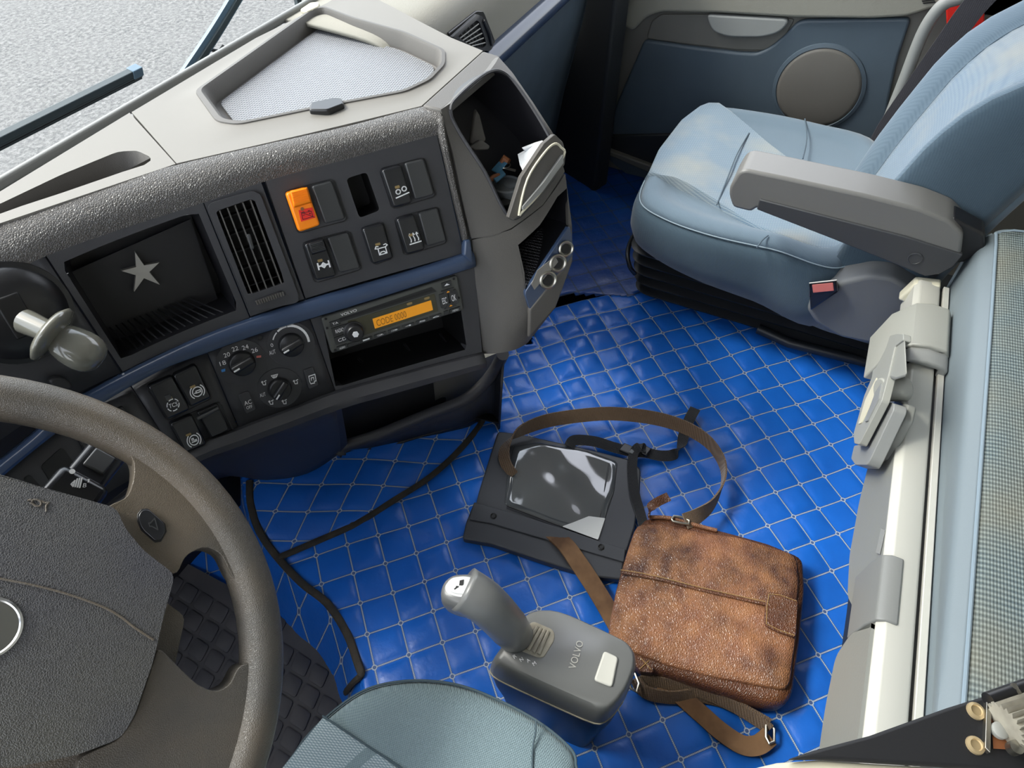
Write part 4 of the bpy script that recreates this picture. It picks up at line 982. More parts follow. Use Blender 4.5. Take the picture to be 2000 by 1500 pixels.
# ================================================================ STEERING WHEEL
WT = math.radians(40); WC = V((-.054, .398, .612)); WN = V((0, -math.sin(WT), math.cos(WT))); WE = V((0, math.cos(WT), math.sin(WT)))
WH = Surf(lambda u, v, d=0: WC+V((1, 0, 0))*u+WE*v+WN*d, .1, .0)
SW = root('steering_wheel', WC-V((0, 0, .16)), 'large brown-grey worn vinyl steering wheel with wide hub pad and horn button', 'steering wheel')
mk('rim', *loftm([[WC+(V((1, 0, 0))*math.cos(a)+WE*math.sin(a))*(.2145+.0175*math.cos(b))+WN*(.019*math.sin(b)) for b in [2*math.pi*j/18 for j in range(18)]] for a in [2*math.pi*i/96 for i in range(97)]], False, False), 'wheel', SW, ang=180)
ta_ = (V(WH.inv(230, 995))-V(WH.inv(0, 928))).normalized()
def mirw(pts): return [(p[0]-2*(V(p).dot(ta_))*ta_.x, p[1]-2*(V(p).dot(ta_))*ta_.y) for p in pts]
def wslab(name, q, d0, d1, m, bev, par=SW, seg=5, r=.006, **kw):
    q = rnd(q, r, 3) if r else q
    vs, fs = prism([WH.f(u, v, d1) for u, v in q], [WH.f(u, v, d0) for u, v in q]); return mk(name, vs, fs, m, par, bevel=bev, seg=seg, ang=60, **kw)
hubR = uvs(WH, [(0, 928), (228, 992), (243, 1030), (280, 1075), (342, 1122), (318, 1210), (300, 1290), (262, 1400), (236, 1442), (150, 1475), (20, 1500)], .022)
hub = hubR+mirw(hubR)[::-1]
wslab('hub_pad', hub, -.05, .022, 'hub', .010)
hm = (sum(p[0] for p in hub)/len(hub), sum(p[1] for p in hub)/len(hub))
wslab('hub_shroud', [(hm[0]+(p[0]-hm[0])*.86-.006, hm[1]+(p[1]-hm[1])*.95-.035) for p in hub], -.055, -.004, 'wheel', .012)
sp1 = uvs(WH, [(205, 990), (250, 972), (262, 935), (263, 900), (240, 870), (225, 850), (330, 868), (430, 980), (500, 1090), (500, 1160), (455, 1130), (432, 1080), (400, 1066), (362, 1084), (345, 1125), (310, 1110), (250, 1050)], .012)
sp2 = uvs(WH, [(308, 1262), (345, 1300), (385, 1338), (420, 1352), (448, 1338), (464, 1300), (505, 1290), (520, 1400), (480, 1560), (380, 1640), (150, 1600), (150, 1480), (235, 1442), (262, 1400), (296, 1300)], .010)
for nm, sp_q in (('upper_spoke', sp1), ('lower_spoke', sp2)):
    wslab(nm, sp_q, -.016, .012, 'wheel', .011); wslab(nm, mirw(sp_q), -.016, .012, 'wheel', .011)
ub = uvs(WH, [(268, 1005), (284, 992), (300, 996), (326, 1022), (325, 1040), (312, 1058), (296, 1052), (270, 1025)], .013)
ub = uvs(WH, [(268, 1004), (276, 993), (290, 992), (324, 1022), (327, 1038), (316, 1058), (303, 1060), (276, 1036), (268, 1018)], .014)
wslab('switch_frame', [(p[0]*1.0, p[1]) for p in ub], .004, .0125, 'void', .001, r=0)
cx = sum(p[0] for p in ub)/len(ub); cy = sum(p[1] for p in ub)/len(ub)
hb = wslab('horn_button', [(cx+(p[0]-cx)*.92, cy+(p[1]-cy)*.92) for p in ub], .006, .0155, 'switch', .003, r=.003)
hd = Decal(WH, [(287, 1014), (304, 1012), (310, 1034), (293, 1036)], .0158)
mk('horn_symbol', *hd.lines([[(.1, .35), (.3, .35), (.9, 0), (.9, 1), (.3, .65), (.1, .65), (.1, .35)]], .1), 'blank', hb)
# pad details: tear seam, embossed horn signs, round badge, side groove
def wline(name, pix, r, m, d, par=SW): return mk(name, *tubem([WH.P(x, y, d) for x, y in spl(pix, 5)], r, 6), m, par)
wline('tear_seam', [(-60, 1112), (0, 1130), (60, 1142), (130, 1160), (200, 1185), (236, 1205), (262, 1225), (300, 1250)], .0008, 'wheel', .0222)
wline('horn_emboss', [(62, 980), (66, 976), (75, 977), (80, 982), (78, 988), (70, 988), (64, 984), (58, 982)], .0007, 'wheel', .0222)
wline('horn_emboss', [(54, 978), (60, 976), (64, 980)], .0007, 'wheel', .0222); wline('horn_emboss', [(80, 978), (88, 982), (95, 982), (90, 988), (90, 999)], .0007, 'wheel', .0222)
bcn = (0, 0)
mk('round_badge', *lathem(WH.f(*WH.inv(-28, 1228, .022), .0215), WN, [(.0205, 0), (.0205, .0015), (.019, .0022), (.018, .001), (.001, .001)], 40), 'chrome', SW)
mk('steering_column', *tubem([WC-WN*.05, WC-WN*.12, WC-WN*.30], [.06, .045, .04], 20), 'black_soft', SW)
# stalk on the right of the column
SB, SE_ = WH.P(120, 995, -.045), WH.P(222, 868, -.060)
sx = (SE_-SB).normalized()
stk = root('wiper_stalk', SB, 'dark grey wiper stalk with white symbols seen through the steering wheel', 'stalk')
sn = (WN-sx*WN.dot(sx)).normalized(); sy = sx.cross(sn)
def sbx(name, a, b, wd, hh, m, par, off=0, bev=.002): return mk(name, *boxm(SB+sx*(a+b)/2+sn*off, sx*(b-a)/2, sy*wd, sn*hh), m, par, bevel=bev)
sl = (SE_-SB).length
sbx('stalk_shaft', -.03, sl*1.3, .016, .010, 'switch', stk, 0, .005); sbx('twist_sleeve', -.03, sl*.42, .021, .014, 'switch', stk, 0, .006)
sbx('stalk_button', sl*.52, sl*.78, .009, .002, 'blank', stk, .0105, .0015); sbx('stalk_button', sl*.86, sl*1.05, .010, .002, 'blank', stk, .0105, .0015)
SS = Surf(lambda u, v, d=0: SB+sx*u+sy*v+sn*(.0142+d), .02, .0)
dd = Decal(SS, [(138, 932), (172, 926), (166, 955), (130, 960)], .0002)
mk('wash_symbol', *dd.lines([[(.15, .5), (.3, .3), (.3, .7), (.15, .5)], [(.42, .2), (.42, .75)], [(.55, .2), (.55, .8)], [(.68, .2), (.68, .85)]], .09), 'white', stk)
mk('interval_print', *Decal(SS, [(163, 944), (170, 944), (168, 952), (161, 952)], .0002).text('B'), 'white', stk)
mk('wash_symbol', *lathem(SS.P(141, 921, 0), sn, [(.0022, 0), (.0022, .0004)], 12), 'white', stk)
mk('interval_print', *Decal(SS, [(172, 936), (175, 936), (174, 942), (171, 942)], .0002).poly([(0, 0), (1, 0), (1, 1), (0, 1)]), 'white', stk)

# ================================================================ PASSENGER SEAT
PS = root('passenger_seat', (1.36, .05, 0), 'light blue cloth passenger seat with grey armrest on a black bellows base', 'seat')
co = [(1.115, -.16), (1.105, -.02), (1.098, .10), (1.112, .20), (1.150, .262), (1.25, .279), (1.40, .276), (1.52, .262), (1.605, .225), (1.632, .12), (1.635, -.02), (1.60, -.17), (1.36, -.20)]
cout = spl(co, 6, True); cc_ = (1.365, .04)
def cring(s, z, grow=0):
    out = []
    for x, y in cout:
        d = V((x-cc_[0], y-cc_[1])); L = d.length; d = d*((L*s+grow)/L); out.append(V((cc_[0]+d.x, cc_[1]+d.y, z)))
    return out
rear = lambda y: max(0, min(1, (.02-y)/.2))
def topz(x, y, s):
    b = .010*min(1, max(0, (s-.55)/.3)) if s < .95 else 0
    return 0
tl_ = lambda r, z0, k: [V((p.x, p.y, z0-k*(.27-p.y))) for p in r]
rings = [tl_(cring(.90, 0), .200, .16), tl_(cring(.965, 0), .207, .15), tl_(cring(1.0, 0), .234, .09), cring(1.0, .262), cring(.985, .278), cring(.950, .291), cring(.91, .284)]
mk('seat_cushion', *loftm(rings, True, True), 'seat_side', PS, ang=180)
def topring(s, z): return cring(s, z)
tr = [topring(.955, .292), topring(.93, .301), topring(.88, .307), topring(.82, .305), topring(.77, .298), topring(.70, .294), topring(.4, .291), topring(.02, .290)]
mk('cushion_top', *loftm(tr, False, True), 'seat', PS, ang=180, solid=.01)
# woven centre panel spans the whole front, like the cover in the photo
CS = Surf(lambda u, v, d=0: V((u, v, .2925+d+.014*max(0, 1-((v-.19)/.09)**2))), 1.35, .1)
cp = [(1422, 330), (1490, 285), (1520, 262)]
pan = uvs(CS, [(1262, 352), (1285, 300), (1330, 240), (1372, 207), (1403, 205), (1465, 258), (1500, 290), (1580, 350), (1700, 405), (1725, 430), (1690, 500), (1640, 512), (1560, 485), (1470, 452), (1395, 400), (1340, 365), (1300, 350)], .0)
cen = (sum(p[0] for p in pan)/len(pan), sum(p[1] for p in pan)/len(pan)); pr = angres(rnd(pan, .01), cen, 80)
rg = []
def cz_(x, y):
    d = V((x-cc_[0], y-cc_[1])); best = .3
    return .2995+.010*math.exp(-((y-.20)/.07)**2)
for s_ in (1, .98, .94, .9, .85, .8, .75, .7, .65, .6, .55, .5, .45, .4, .35, .3, .25, .2, .15, .1, .05, .01): rg.append([V((cen[0]+(x-cen[0])*s_, cen[1]+(y-cen[1])*s_, cz_(cen[0]+(x-cen[0])*s_, cen[1]+(y-cen[1])*s_)+(.001 if s_ == 1 else .006)-.006*(1-s_))) for x, y in pr])
mk('woven_panel', *loftm([[p-V((0, 0, .03)) for p in rg[0]]]+rg, False, True), 'seat_rib', PS, ang=60)
def seam(name, pts, m, par, r=.0018): return mk(name, *tubem(spl(pts, 5), r, 6), m, par)
seam('piping', [cring(.962, .2935)[i] for i in range(0, 30)], 'piping', PS, .0013)
seam('cushion_seam', [CS.P(x, y, .012) for x, y in ((1463, 260), (1440, 300), (1422, 345), (1400, 400))], 'seat_side', PS, .0014)
seam('cushion_seam', [CS.P(x, y, .016) for x, y in ((1572, 232), (1576, 270), (1568, 310))], 'seat_side', PS, .0014)
seam('cushion_seam', [CS.P(x, y, .016) for x, y in ((1500, 460), (1488, 470), (1478, 484))], 'seat_side', PS, .0014)
# backrest
BT = [(.16, -.15), (.26, -.155), (.35, -.167), (.45, -.19), (.53, -.212), (.58, -.232), (.62, -.262), (.66, -.305), (.74, -.37), (.85, -.43), (1.0, -.5)]
def yb(z):
    if z <= BT[0][0]: return BT[0][1]
    for (a, b), (c, d) in zip(BT, BT[1:]):
        if z <= c: return b+(d-b)*(z-a)/(c-a)
    return BT[-1][1]
def bring(z):
    y = yb(z); w = .172; cx_ = 1.295; bol = .03
    pts = []
    prof_ = [(-1.0, -.13), (-1.03, -.07), (-1.02, -.01), (-.95, bol), (-.85, bol*1.05), (-.72, bol*.55), (-.62, .0), (-.3, -.004), (0, -.005), (.3, -.004), (.62, .0), (.72, bol*.55), (.85, bol*1.05), (.95, bol), (1.02, -.01), (1.03, -.07), (1.0, -.13), (.8, -.15), (0, -.155), (-.8, -.15)]
    return [V((cx_+w*a, y+b, z)) for a, b in spl(prof_, 3, True)]
zs = [.14, .20, .26, .32, .38, .44, .49, .53, .56, .59, .62, .65, .68, .72, .78, .86, .95, 1.02]
R_ = [bring(z) for z in zs]
mk('backrest', *loftm(R_), 'seat', PS, ang=180)
nb = len(R_[0])
def bcol(i0, i1, off): return [[r[i]+V((0, off, off*.3)) for i in range(i0, i1+1)] for r in R_[2:]]
g = bcol(18, 30, .003); vs = [p for r in g for p in r]; n_ = 13
mk('backrest_woven_panel', vs, [(i*n_+j, i*n_+j+1, (i+1)*n_+j+1, (i+1)*n_+j) for i in range(len(g)-1) for j in range(n_-1)], 'seat_rib', PS, ang=180, solid=.003)
for i in (8, 18, 30, 40): seam('backrest_seam', [r[i]+V((0, .002, .001)) for r in R_[2:]], 'piping' if i in (8, 40) else 'seat_side', PS, .0015)
# side panel of the backrest
g = [[r[i]+V((-.0025, .002, 0)) for i in range(0, 10)] for r in R_]; vs = [p for r in g for p in r]
mk('backrest_side', vs, [(i*10+j, i*10+j+1, (i+1)*10+j+1, (i+1)*10+j) for i in range(len(g)-1) for j in range(9)], 'seat_side', PS, ang=180, solid=.003)
# armrest
arm = [(.080, .425), (.083, .44), (.076, .470), (.066, .478), (.0, .480), (-.12, .482), (-.20, .480), (-.245, .472), (-.272, .455), (-.285, .42), (-.270, .385), (-.255, .376), (-.20, .382), (.010, .412), (.030, .416), (.036, .404), (.068, .404)]
arm_r = rnd([(a, b) for a, b in arm], .006, 2)
ar = mk('armrest', *prism([V((1.045, y, z)) for y, z in arm_r], [V((1.115, y, z)) for y, z in arm_r]), 'armrest', PS, bevel=.0055, seg=4)
ins = [(.030, .434), (.029, .414), (-.10, .395), (-.20, .379), (-.255, .370), (-.272, .38), (-.284, .40), (-.286, .424), (-.20, .431)]
mk('armrest_side_panel', *prism([V((1.041, y, z)) for y, z in ins], [V((1.05, y, z)) for y, z in ins]), 'armrest_dk', ar, bevel=.002)
mk('pivot_cap', *lathem((1.0405, -.228, .398), (-1, 0, 0), [(.011, 0), (.011, .0012), (.0095, .0016), (.009, .0006), (.001, .0006)], 28), 'armrest_dk', ar)
mk('armrest_bracket', *prism([V((1.06, y, z)) for y, z in ((-.25, .47), (-.30, .455), (-.315, .43), (-.30, .40), (-.26, .38))], [V((1.10, y, z)) for y, z in ((-.25, .47), (-.30, .455), (-.315, .43), (-.30, .40), (-.26, .38))]), 'black', ar, bevel=.004)
# plastic side cover with belt buckle
CV = Surf(lambda u, v, d=0: V((1.085-d, u, v)), -.2, .25)
cvq = [(1574, 604), (1590, 582), (1640, 552), (1700, 538), (1742, 542), (1790, 572), (1832, 612), (1850, 660), (1770, 672), (1700, 672), (1640, 660), (1590, 630)]
sc2 = slab('side_cover', CV, cvq, -.06, .014, 'cover', PS, r=.01, bevel=.014, seg=5)
bkp = CV.P(1608, 572, .022)
bk = mk('belt_buckle', *prism([CV.P(x, y, .032) for x, y in ((1580, 553), (1634, 547), (1637, 570), (1583, 606))], [CV.P(x, y, -.0) for x, y in ((1580, 553), (1634, 547), (1637, 570), (1583, 606))]), 'switch', PS, bevel=.003)
mk('buckle_button', *prism([CV.P(x, y, .0335) for x, y in ((1586, 556), (1627, 552), (1629, 568), (1588, 572))], [CV.P(x, y, .03) for x, y in ((1586, 556), (1627, 552), (1629, 568), (1588, 572))]), 'buckle_red', bk, bevel=.001)
mk('buckle_edge', *tubem([CV.P(x, y, .033) for x, y in ((1581, 578), (1581, 553), (1634, 547), (1636, 568))], .0012, 6), 'steel', bk)
# bellows: stacked rubber folds
def brect(x0, x1, y0, y1, z, r=.05):
    return [V((x, y, z)) for x, y in rnd([(x0, y0), (x1, y0), (x1, y1), (x0, y1)], r, 6)]
br = []
nf = 5
for i in range(nf*6+1):
    t = i/(nf*6); z = .004+.19*t; g = .016*math.sin(t*nf*2*math.pi-1.2); br.append(brect(1.222-.068*t-g, 1.56, -.30, .232+.018*t+g, z, .045))
mk('bellows', *loftm(br), 'bellows', PS, ang=60)
mk('seat_pan', *loftm([brect(1.16, 1.60, -.20, .235, .185), brect(1.155, 1.61, -.21, .24, .20)]), 'black', PS)
lv = [Z(1232, 462, .14), Z(1222, 500, .12), Z(1232, 545, .09), Z(1250, 452, .15)]
mk('front_lever', *tubem(spl([Z(1252, 445, .16), Z(1236, 462, .15), Z(1226, 492, .13), Z(1230, 520, .11), Z(1240, 535, .09)], 5), .005, 8), 'black', PS)
mk('slide_rail', *tubem([V((1.19, -.34, .03)), V((1.175, -.12, .03)), V((1.19, -.05, .03))], .011, 10), 'bellows', PS)

# ================================================================ DRIVER SEAT (front corner of the cushion)
DS = root('driver_seat', (-.05, .0, .0), 'grey-green cloth driver seat cushion with stitched rounded front in the foreground', 'seat')
DSZ = .335
dpx = [(430, 1640), (555, 1492), (600, 1432), (650, 1385), (700, 1350), (750, 1332), (820, 1325), (900, 1335), (985, 1368), (1060, 1410), (1120, 1462), (1160, 1530)]
dd_ = [Z(x, y, DSZ) for x, y in dpx]
xr = dd_[-1].x
dout = [tuple(p.xy) for p in dd_]+[(xr-.0, -.16), (.05, -.22), (-.2, -.22), (-.32, -.1), (-.33, .15), (-.26, .26), (-.1, .285)]
dout = spl(dout, 4, True); dcc = (-.04, .02)
def dring(g, z): 
    o = []
    for x, y in dout:
        d = V((x-dcc[0], y-dcc[1])); L = d.length; o.append(V((dcc[0]+d.x*(1+g/L), dcc[1]+d.y*(1+g/L), z)))
    return o
mk('seat_cushion', *loftm([dring(-.03, .17), dring(-.008, .2), dring(0, .25), dring(.002, .30), dring(-.0, .325), dring(-.004, DSZ), dring(-.012, DSZ+.006), dring(-.03, DSZ+.011), dring(-.06, DSZ+.013), dring(-.10, DSZ+.012)]), 'seat_grey', DS, ang=180)
mk('seat_base', *boxm((-.04, -.02, .02), (.19, 0, 0), (0, .17, 0), (0, 0, .16)), 'bellows', DS, bevel=.02)
seam('edge_piping', dring(-.003, DSZ+.0025)[0:54], 'piping_dk', DS, .0014)
DT = Surf(lambda u, v, d=0: V((u, v, DSZ+.012+d)), .1, .1)
seam('cushion_seam', [DT.P(x, y, .001) for x, y in ((630, 1398), (670, 1425), (730, 1465), (790, 1505), (850, 1560))], 'piping_dk', DS, .001)
seam('cushion_seam', [DT.P(x, y, .001) for x, y in ((1047, 1408), (1046, 1430), (1040, 1470), (1040, 1560))], 'piping_dk', DS, .001)
slab('striped_panel', DT, [(590, 1452), (630, 1402), (680, 1433), (740, 1473), (850, 1560), (700, 1700), (480, 1640), (520, 1540)], -.004, .0008, 'seat_grey2', DS)
tag(PS, PS['label'], 'seat')

# ================================================================ GEAR SELECTOR
GS = root('gear_selector', Z(1180, 1440, 0), 'grey floor gear selector with light top button beside the driver seat', 'gear selector')
GZ = .262
tpx_ = [(982, 1262), (1012, 1215), (1035, 1192), (1075, 1188), (1110, 1198), (1170, 1225), (1225, 1252), (1240, 1272), (1240, 1300), (1222, 1345), (1200, 1372), (1180, 1385), (1150, 1375), (1060, 1335), (985, 1300), (965, 1285)]
tq = [tuple(Z(x, y, GZ).xy) for x, y in tpx_]; tq = rnd(tq, .012, 2)
gcx = sum(p[0] for p in tq)/len(tq); gcy = sum(p[1] for p in tq)/len(tq)
def gring(s, z, sh=(0, 0)): return [V((gcx+(x-gcx)*s+sh[0], gcy+(y-gcy)*s+sh[1], z)) for x, y in tq]
mk('housing_top', *loftm([gring(1.065, .212, (-.002, .002)), gring(1.068, .232, (-.001, .001)), gring(1.045, .248), gring(1.0, .258), gring(.95, GZ)]), 'shifter', GS, ang=60)
mk('housing_base', *loftm([gring(.86, .0, (.006, .0)), gring(.94, .09, (.004, 0)), gring(1.02, .15), gring(1.06, .214, (-.002, .002)), gring(1.05, .22, (-.002, .002))]), 'shifter_dk', GS, ang=60)
mk('trim_line', *tubem([p for p in gring(1.067, .213, (-.002, .002))]+[gring(1.067, .213, (-.002, .002))[0]], .0012, 6), 'shifter_cr', GS)
GT = Surf(lambda u, v, d=0: V((u, v, GZ+d)), gcx, gcy)
slab('square_button', GT, [(1180, 1270), (1208, 1283), (1196, 1342), (1160, 1328)], -.001, .0035, 'shifter_lt', GS, r=.004, bevel=.002)
slab('lever_gate', GT, [(1040, 1212), (1082, 1230), (1084, 1248), (1062, 1284), (1050, 1284), (1010, 1268), (1005, 1250)], -.002, .0012, 'shifter_cr', GS, r=.006, bevel=.001)
for i in range(4): mk('gate_rib', *tubem([GT.P(1050+7*i, 1224+3*i, .002), GT.P(1022+10*i, 1266+4*i, .002)], .0025, 8), 'shifter_cr', GS)
mk('brand_emboss', *Decal(GT, [(1110, 1304), (1127, 1250), (1140, 1254), (1124, 1308)], .0008).text('VOLVO'), 'shifter_lt', GS)
for c_, x, y in (('R', 1005, 1283), ('N', 1018, 1289), ('A', 1031, 1291), ('M', 1043, 1297)):
    mk('gear_letter', *Decal(GT, [(x-4, y-2), (x+1, y-6), (x+5, y), (x, y+4)], -.004+.0048).text(c_), 'white', GS)
# the lever: broad oval shaft and rounded head
A0 = GT.P(1008, 1243, 0); A1 = Z(985, 1215, .32); A2 = Z(945, 1175, .37); A3 = Z(905, 1150, .385)
gp = spl([A0, A0*.55+A1*.45, A1, A2, A3], 4)
mk('lever_shaft', *tubem(gp, [.0195+.0055*(i/len(gp)) for i in range(len(gp))], 22, 1.1), 'shifter', GS, ang=180)
hd_ = (A3-A1).normalized(); 
hc = Z(907, 1158, .385)
vn = (CC-hc).normalized()
def hp(x, y, d): return Z(x, y, .388)+V((0, 0, d))
HQ = [(862, 1158), (866, 1138), (885, 1124), (920, 1122), (948, 1135), (955, 1155), (946, 1178), (920, 1188), (885, 1180), (866, 1170)]
hr = rnd([tuple(Z(x, y, .388).xy) for x, y in HQ], .006, 3); hx_ = sum(p[0] for p in hr)/len(hr); hy_ = sum(p[1] for p in hr)/len(hr)
def hring(s, z): return [V((hx_+(x-hx_)*s, hy_+(y-hy_)*s, z)) for x, y in hr]
mk('lever_head', *loftm([hring(.6, .345), hring(.95, .355), hring(1.08, .370), hring(1.06, .382), hring(.97, .390), hring(.84, .393)]), 'shifter', GS, ang=180)
HT = Surf(lambda u, v, d=0: V((u, v, .392+d)), hx_, hy_)
slab('silver_cap', HT, [(868, 1146), (880, 1128), (910, 1124), (934, 1132), (938, 1148), (925, 1168), (890, 1165), (872, 1158)], -.002, .0015, 'silver', GS, r=.008, bevel=.001)
hbn = slab('head_button', HT, [(875, 1146), (884, 1132), (910, 1128), (928, 1137), (928, 1148), (916, 1161), (890, 1159), (878, 1154)], 0, .003, 'silver', GS, r=.006, bevel=.001)
mk('truck_mark', *Decal(HT, [(888, 1136), (906, 1132), (904, 1150), (886, 1152)], .0033).poly([(.55, 0), (1, 0), (1, .5), (.9, .62), (.55, .55)]), 'void', hbn)
mk('truck_mark', *Decal(HT, [(888, 1136), (906, 1132), (904, 1150), (886, 1152)], .0033).lines([[(.1, .9), (.3, .75)], [(.25, .65), (.45, .7)]], .14), 'void', hbn)
mk('finger_paddle', *tubem([Z(885, 1182, .352), Z(905, 1193, .350), Z(935, 1208, .335), Z(948, 1216, .325)], [.003, .0055, .0058, .003], 12, .7), 'silver', GS, ang=180)

# ================================================================ BUNK
BK = root('bunk', (.62, -.45, 0), 'grey and pale blue sleeper bunk with cream front rail and ribbed mattress', 'bunk')
BX0, BX1 = .12, 1.045
def extr(name, prof_, x0, x1, m, par=BK, bevel=None, **kw):
    return mk(name, *prism([V((x1, y, z)) for y, z in prof_], [V((x0, y, z)) for y, z in prof_]), m, par, bevel=bevel, **kw)
extr('front_rail', [(-.246, .30), (-.2465, .352), (-.2535, .3605), (-.280, .3605), (-.284, .358), (-.284, .345), (-.290, .340), (-.290, .30)], BX0, BX1, 'rail', bevel=.002)
extr('rail_slot', [(-.284, .352), (-.289, .352), (-.289, .335), (-.284, .335)], BX0, BX1, 'void')
extr('rear_rail', [(-.289, .358), (-.2975, .358), (-.2985, .30), (-.289, .30)], BX0, BX1, 'rail', bevel=.001)
mk('rail_end_cap', *prism([V((BX1+.012, y, z)) for y, z in ((-.236, .316), (-.246, .356), (-.283, .363), (-.283, .31))], [V((BX1-.01, y, z)) for y, z in ((-.236, .316), (-.246, .356), (-.283, .363), (-.283, .31))]), 'yellowed', BK, bevel=.004)
AP = Surf(lambda u, v, d=0: V((u, -.240+d-max(0, min(v, .35)-.32)*.15, min(v, .350))), .6, .25); AP0 = Surf(lambda u, v, d=0: V((u, -.240+d, v)), .6, .25); AP.inv = AP0.inv
slab('front_apron', AP, [(1588, 1600), (1600, 1462), (1612, 1380), (1632, 1282), (1660, 1240), (1712, 1206), (1742, 1166), (1765, 1160), (1730, 1500), (1715, 1600)], -.014, .002, 'apron', BK, r=.012, bevel=.006)
slab('front_apron', AP, [(1712, 800), (1698, 900), (1678, 980), (1659, 1085), (1655, 1165), (1684, 1222), (1712, 1208), (1745, 1166), (1757, 1080), (1800, 800)], -.02, -.002, 'apron', BK, r=.012, bevel=.006)
mk('apron_emboss', *Decal(AP, [(1716, 1030), (1722, 1032), (1712, 1080), (1707, 1078)], -.0012).poly([(0, 0), (1, 0), (1, 1), (0, 1)]), 'clip_dk', BK)
mk('rail_cover', *prism([V((x, y, z)) for x, y, z in ((.42, -.238, .29), (.42, -.2395, .335), (.42, -.2440, .357), (.42, -.252, .3630), (.42, -.265, .3630), (.42, -.265, .31))], [V((x+.085, y, z)) for x, y, z in ((.42, -.238, .29), (.42, -.2395, .335), (.42, -.2440, .357), (.42, -.252, .3630), (.42, -.265, .3630), (.42, -.265, .31))]), 'rail_grey', BK, bevel=.002)
# mattress
mp = [(-.30, .30), (-.300, .37), (-.303, .41), (-.312, .436), (-.325, .444)]
def mx(y): return 1.075+min(.05, max(0, (-.30-y)*.5))
k5 = spl([(-.30, .30, 1.05), (-.300, .37, 1.062), (-.302, .405, 1.075), (-.308, .430, 1.085), (-.322, .443, 1.09)], 4)
def mshift(x, y, z): return .030*max(0, min(1.25, 1-(x-.3)/.74))*max(0, min(1, (z-.37)/.06))*max(0, min(1, (y+.9)/.5))
def mrow(y, z, xe, n=16):
    out = []
    for i in range(n+1):
        x = BX0+(xe-BX0)*i/n; out.append(V((x, y+mshift(x, y, z), z)))
    return out
rows = [mrow(y, z, xe) for y, z, xe in k5]
endp = lambda rs: None
n_ = 17
vs = [p for r in rows for p in r]; fs = [(i*n_+j, i*n_+j+1, (i+1)*n_+j+1, (i+1)*n_+j) for i in range(len(rows)-1) for j in range(n_-1)]
mk('mattress_side', vs, fs, 'bunk_side', BK, solid=.01)
k6 = spl([(-.322, .443, 1.09), (-.345, .449, 1.10), (-.42, .455, 1.105), (-.6, .456, 1.108), (-.93, .454, 1.108)], 6)
rows = [mrow(y, z, xe, 40) for y, z, xe in k6]; n_ = 41
vs = [p for r in rows for p in r]; fs = [(i*n_+j, i*n_+j+1, (i+1)*n_+j+1, (i+1)*n_+j) for i in range(len(rows)-1) for j in range(n_-1)]
def ribcloth():
    m = bpy.data.materials.new('ribbed_bunk_cloth'); m.use_nodes = True; k = NT(m); sp = k.n('ShaderNodeSeparateXYZ'); k.l(k.obj(), sp.inputs[0])
    a = k.m('SINE', k.m('ADD', k.m('MULTIPLY', sp.outputs[0], 1050), k.m('MULTIPLY', k.m('SINE', k.m('MULTIPLY', sp.outputs[1], 40)), .8))); b = k.m('SINE', k.m('MULTIPLY', sp.outputs[1], 2200))
    f = k.ramp(a, -1, 1); d = k.ramp(k.noise(9, 3), .4, .75)
    c = k.mix(f, lin('#566468'), lin('#8c9894')); c = k.mix(k.m('MULTIPLY', d, .45), c, lin('#948a6e'))
    k.l(c, k.b.inputs['Base Color']); k.b.inputs['Roughness'].default_value = .9; k.bump(k.m('ADD', a, k.m('MULTIPLY', b, .4)), .6, .0015); return m
M['ribbed'] = ribcloth()
mk('mattress_top', vs, fs, 'ribbed', BK, solid=.01)
ends = [V((xe, y, z)) for y, z, xe in k5+k6]; low_ = [V((xe-.02, y, .30)) for y, z, xe in k5+k6]
mk('mattress_end', ends+low_, [(i, i+1, len(ends)+i+1, len(ends)+i) for i in range(len(ends)-1)], 'bunk_side', BK, solid=.004)
mk('mattress_piping', *tubem([V((x, -.3225+mshift(x, -.3225, .4445), .4445)) for x in (BX0, .3, .45, .6, .75, .9, 1.06, 1.088)]+[V((1.094, -.33, .444)), V((1.10, -.345, .449)), V((1.105, -.42, .455))], .0022, 8), 'piping', BK)
mk('bunk_box', *boxm((.6, -.62, .14), (.46, 0, 0), (0, .30, 0), (0, 0, .15)), 'door_dk', BK)

# folding holder clamped on the rail
FT = root('folding_holder', (.80, -.23, .17), 'light grey plastic folding holder clamped over the far end of the cream bunk rail', 'holder')
def sleeve(x0, x1, g, m, nm, low):
    pr_ = [(-.206-g, .30-low), (-.214-g, .335), (-.240-g*.5, .366+g), (-.262, .377+g), (-.292, .375+g), (-.300, .365), (-.300, .33), (-.286, .37), (-.262, .366), (-.244, .357), (-.224, .335), (-.222, .30-low)]
    pr_ = [(-.2985, .33), (-.2985, .366), (-.292, .374+g), (-.268, .376+g), (-.246, .370+g), (-.226+g, .340), (-.215+g, .30-low), (-.234, .30-low), (-.234, .33), (-.243, .361), (-.262, .364), (-.286, .364), (-.290, .33)]
    mk(nm, *prism([V((x1, y, z)) for y, z in pr_], [V((x0, y, z)) for y, z in pr_]), m, FT, bevel=.003)
sleeve(.865, .965, .003, 'clip', 'clamp_body', .02); sleeve(.835, .868, -.003, 'clip_dk', 'clamp_collar', .0)
HP = Surf(lambda u, v, d=0: V((u, -.216+d, v)), .8, .3)
mk('hinge_block', *prism([HP.P(x, y, .008) for x, y in ((1742, 660), (1768, 662), (1772, 735), (1748, 742), (1726, 735))], [HP.P(x, y, -.02) for x, y in ((1742, 660), (1768, 662), (1772, 735), (1748, 742), (1726, 735))]), 'clip', FT, bevel=.004)
hc0, hc1 = HP.P(1728, 752, .004), HP.P(1757, 762, -.008)
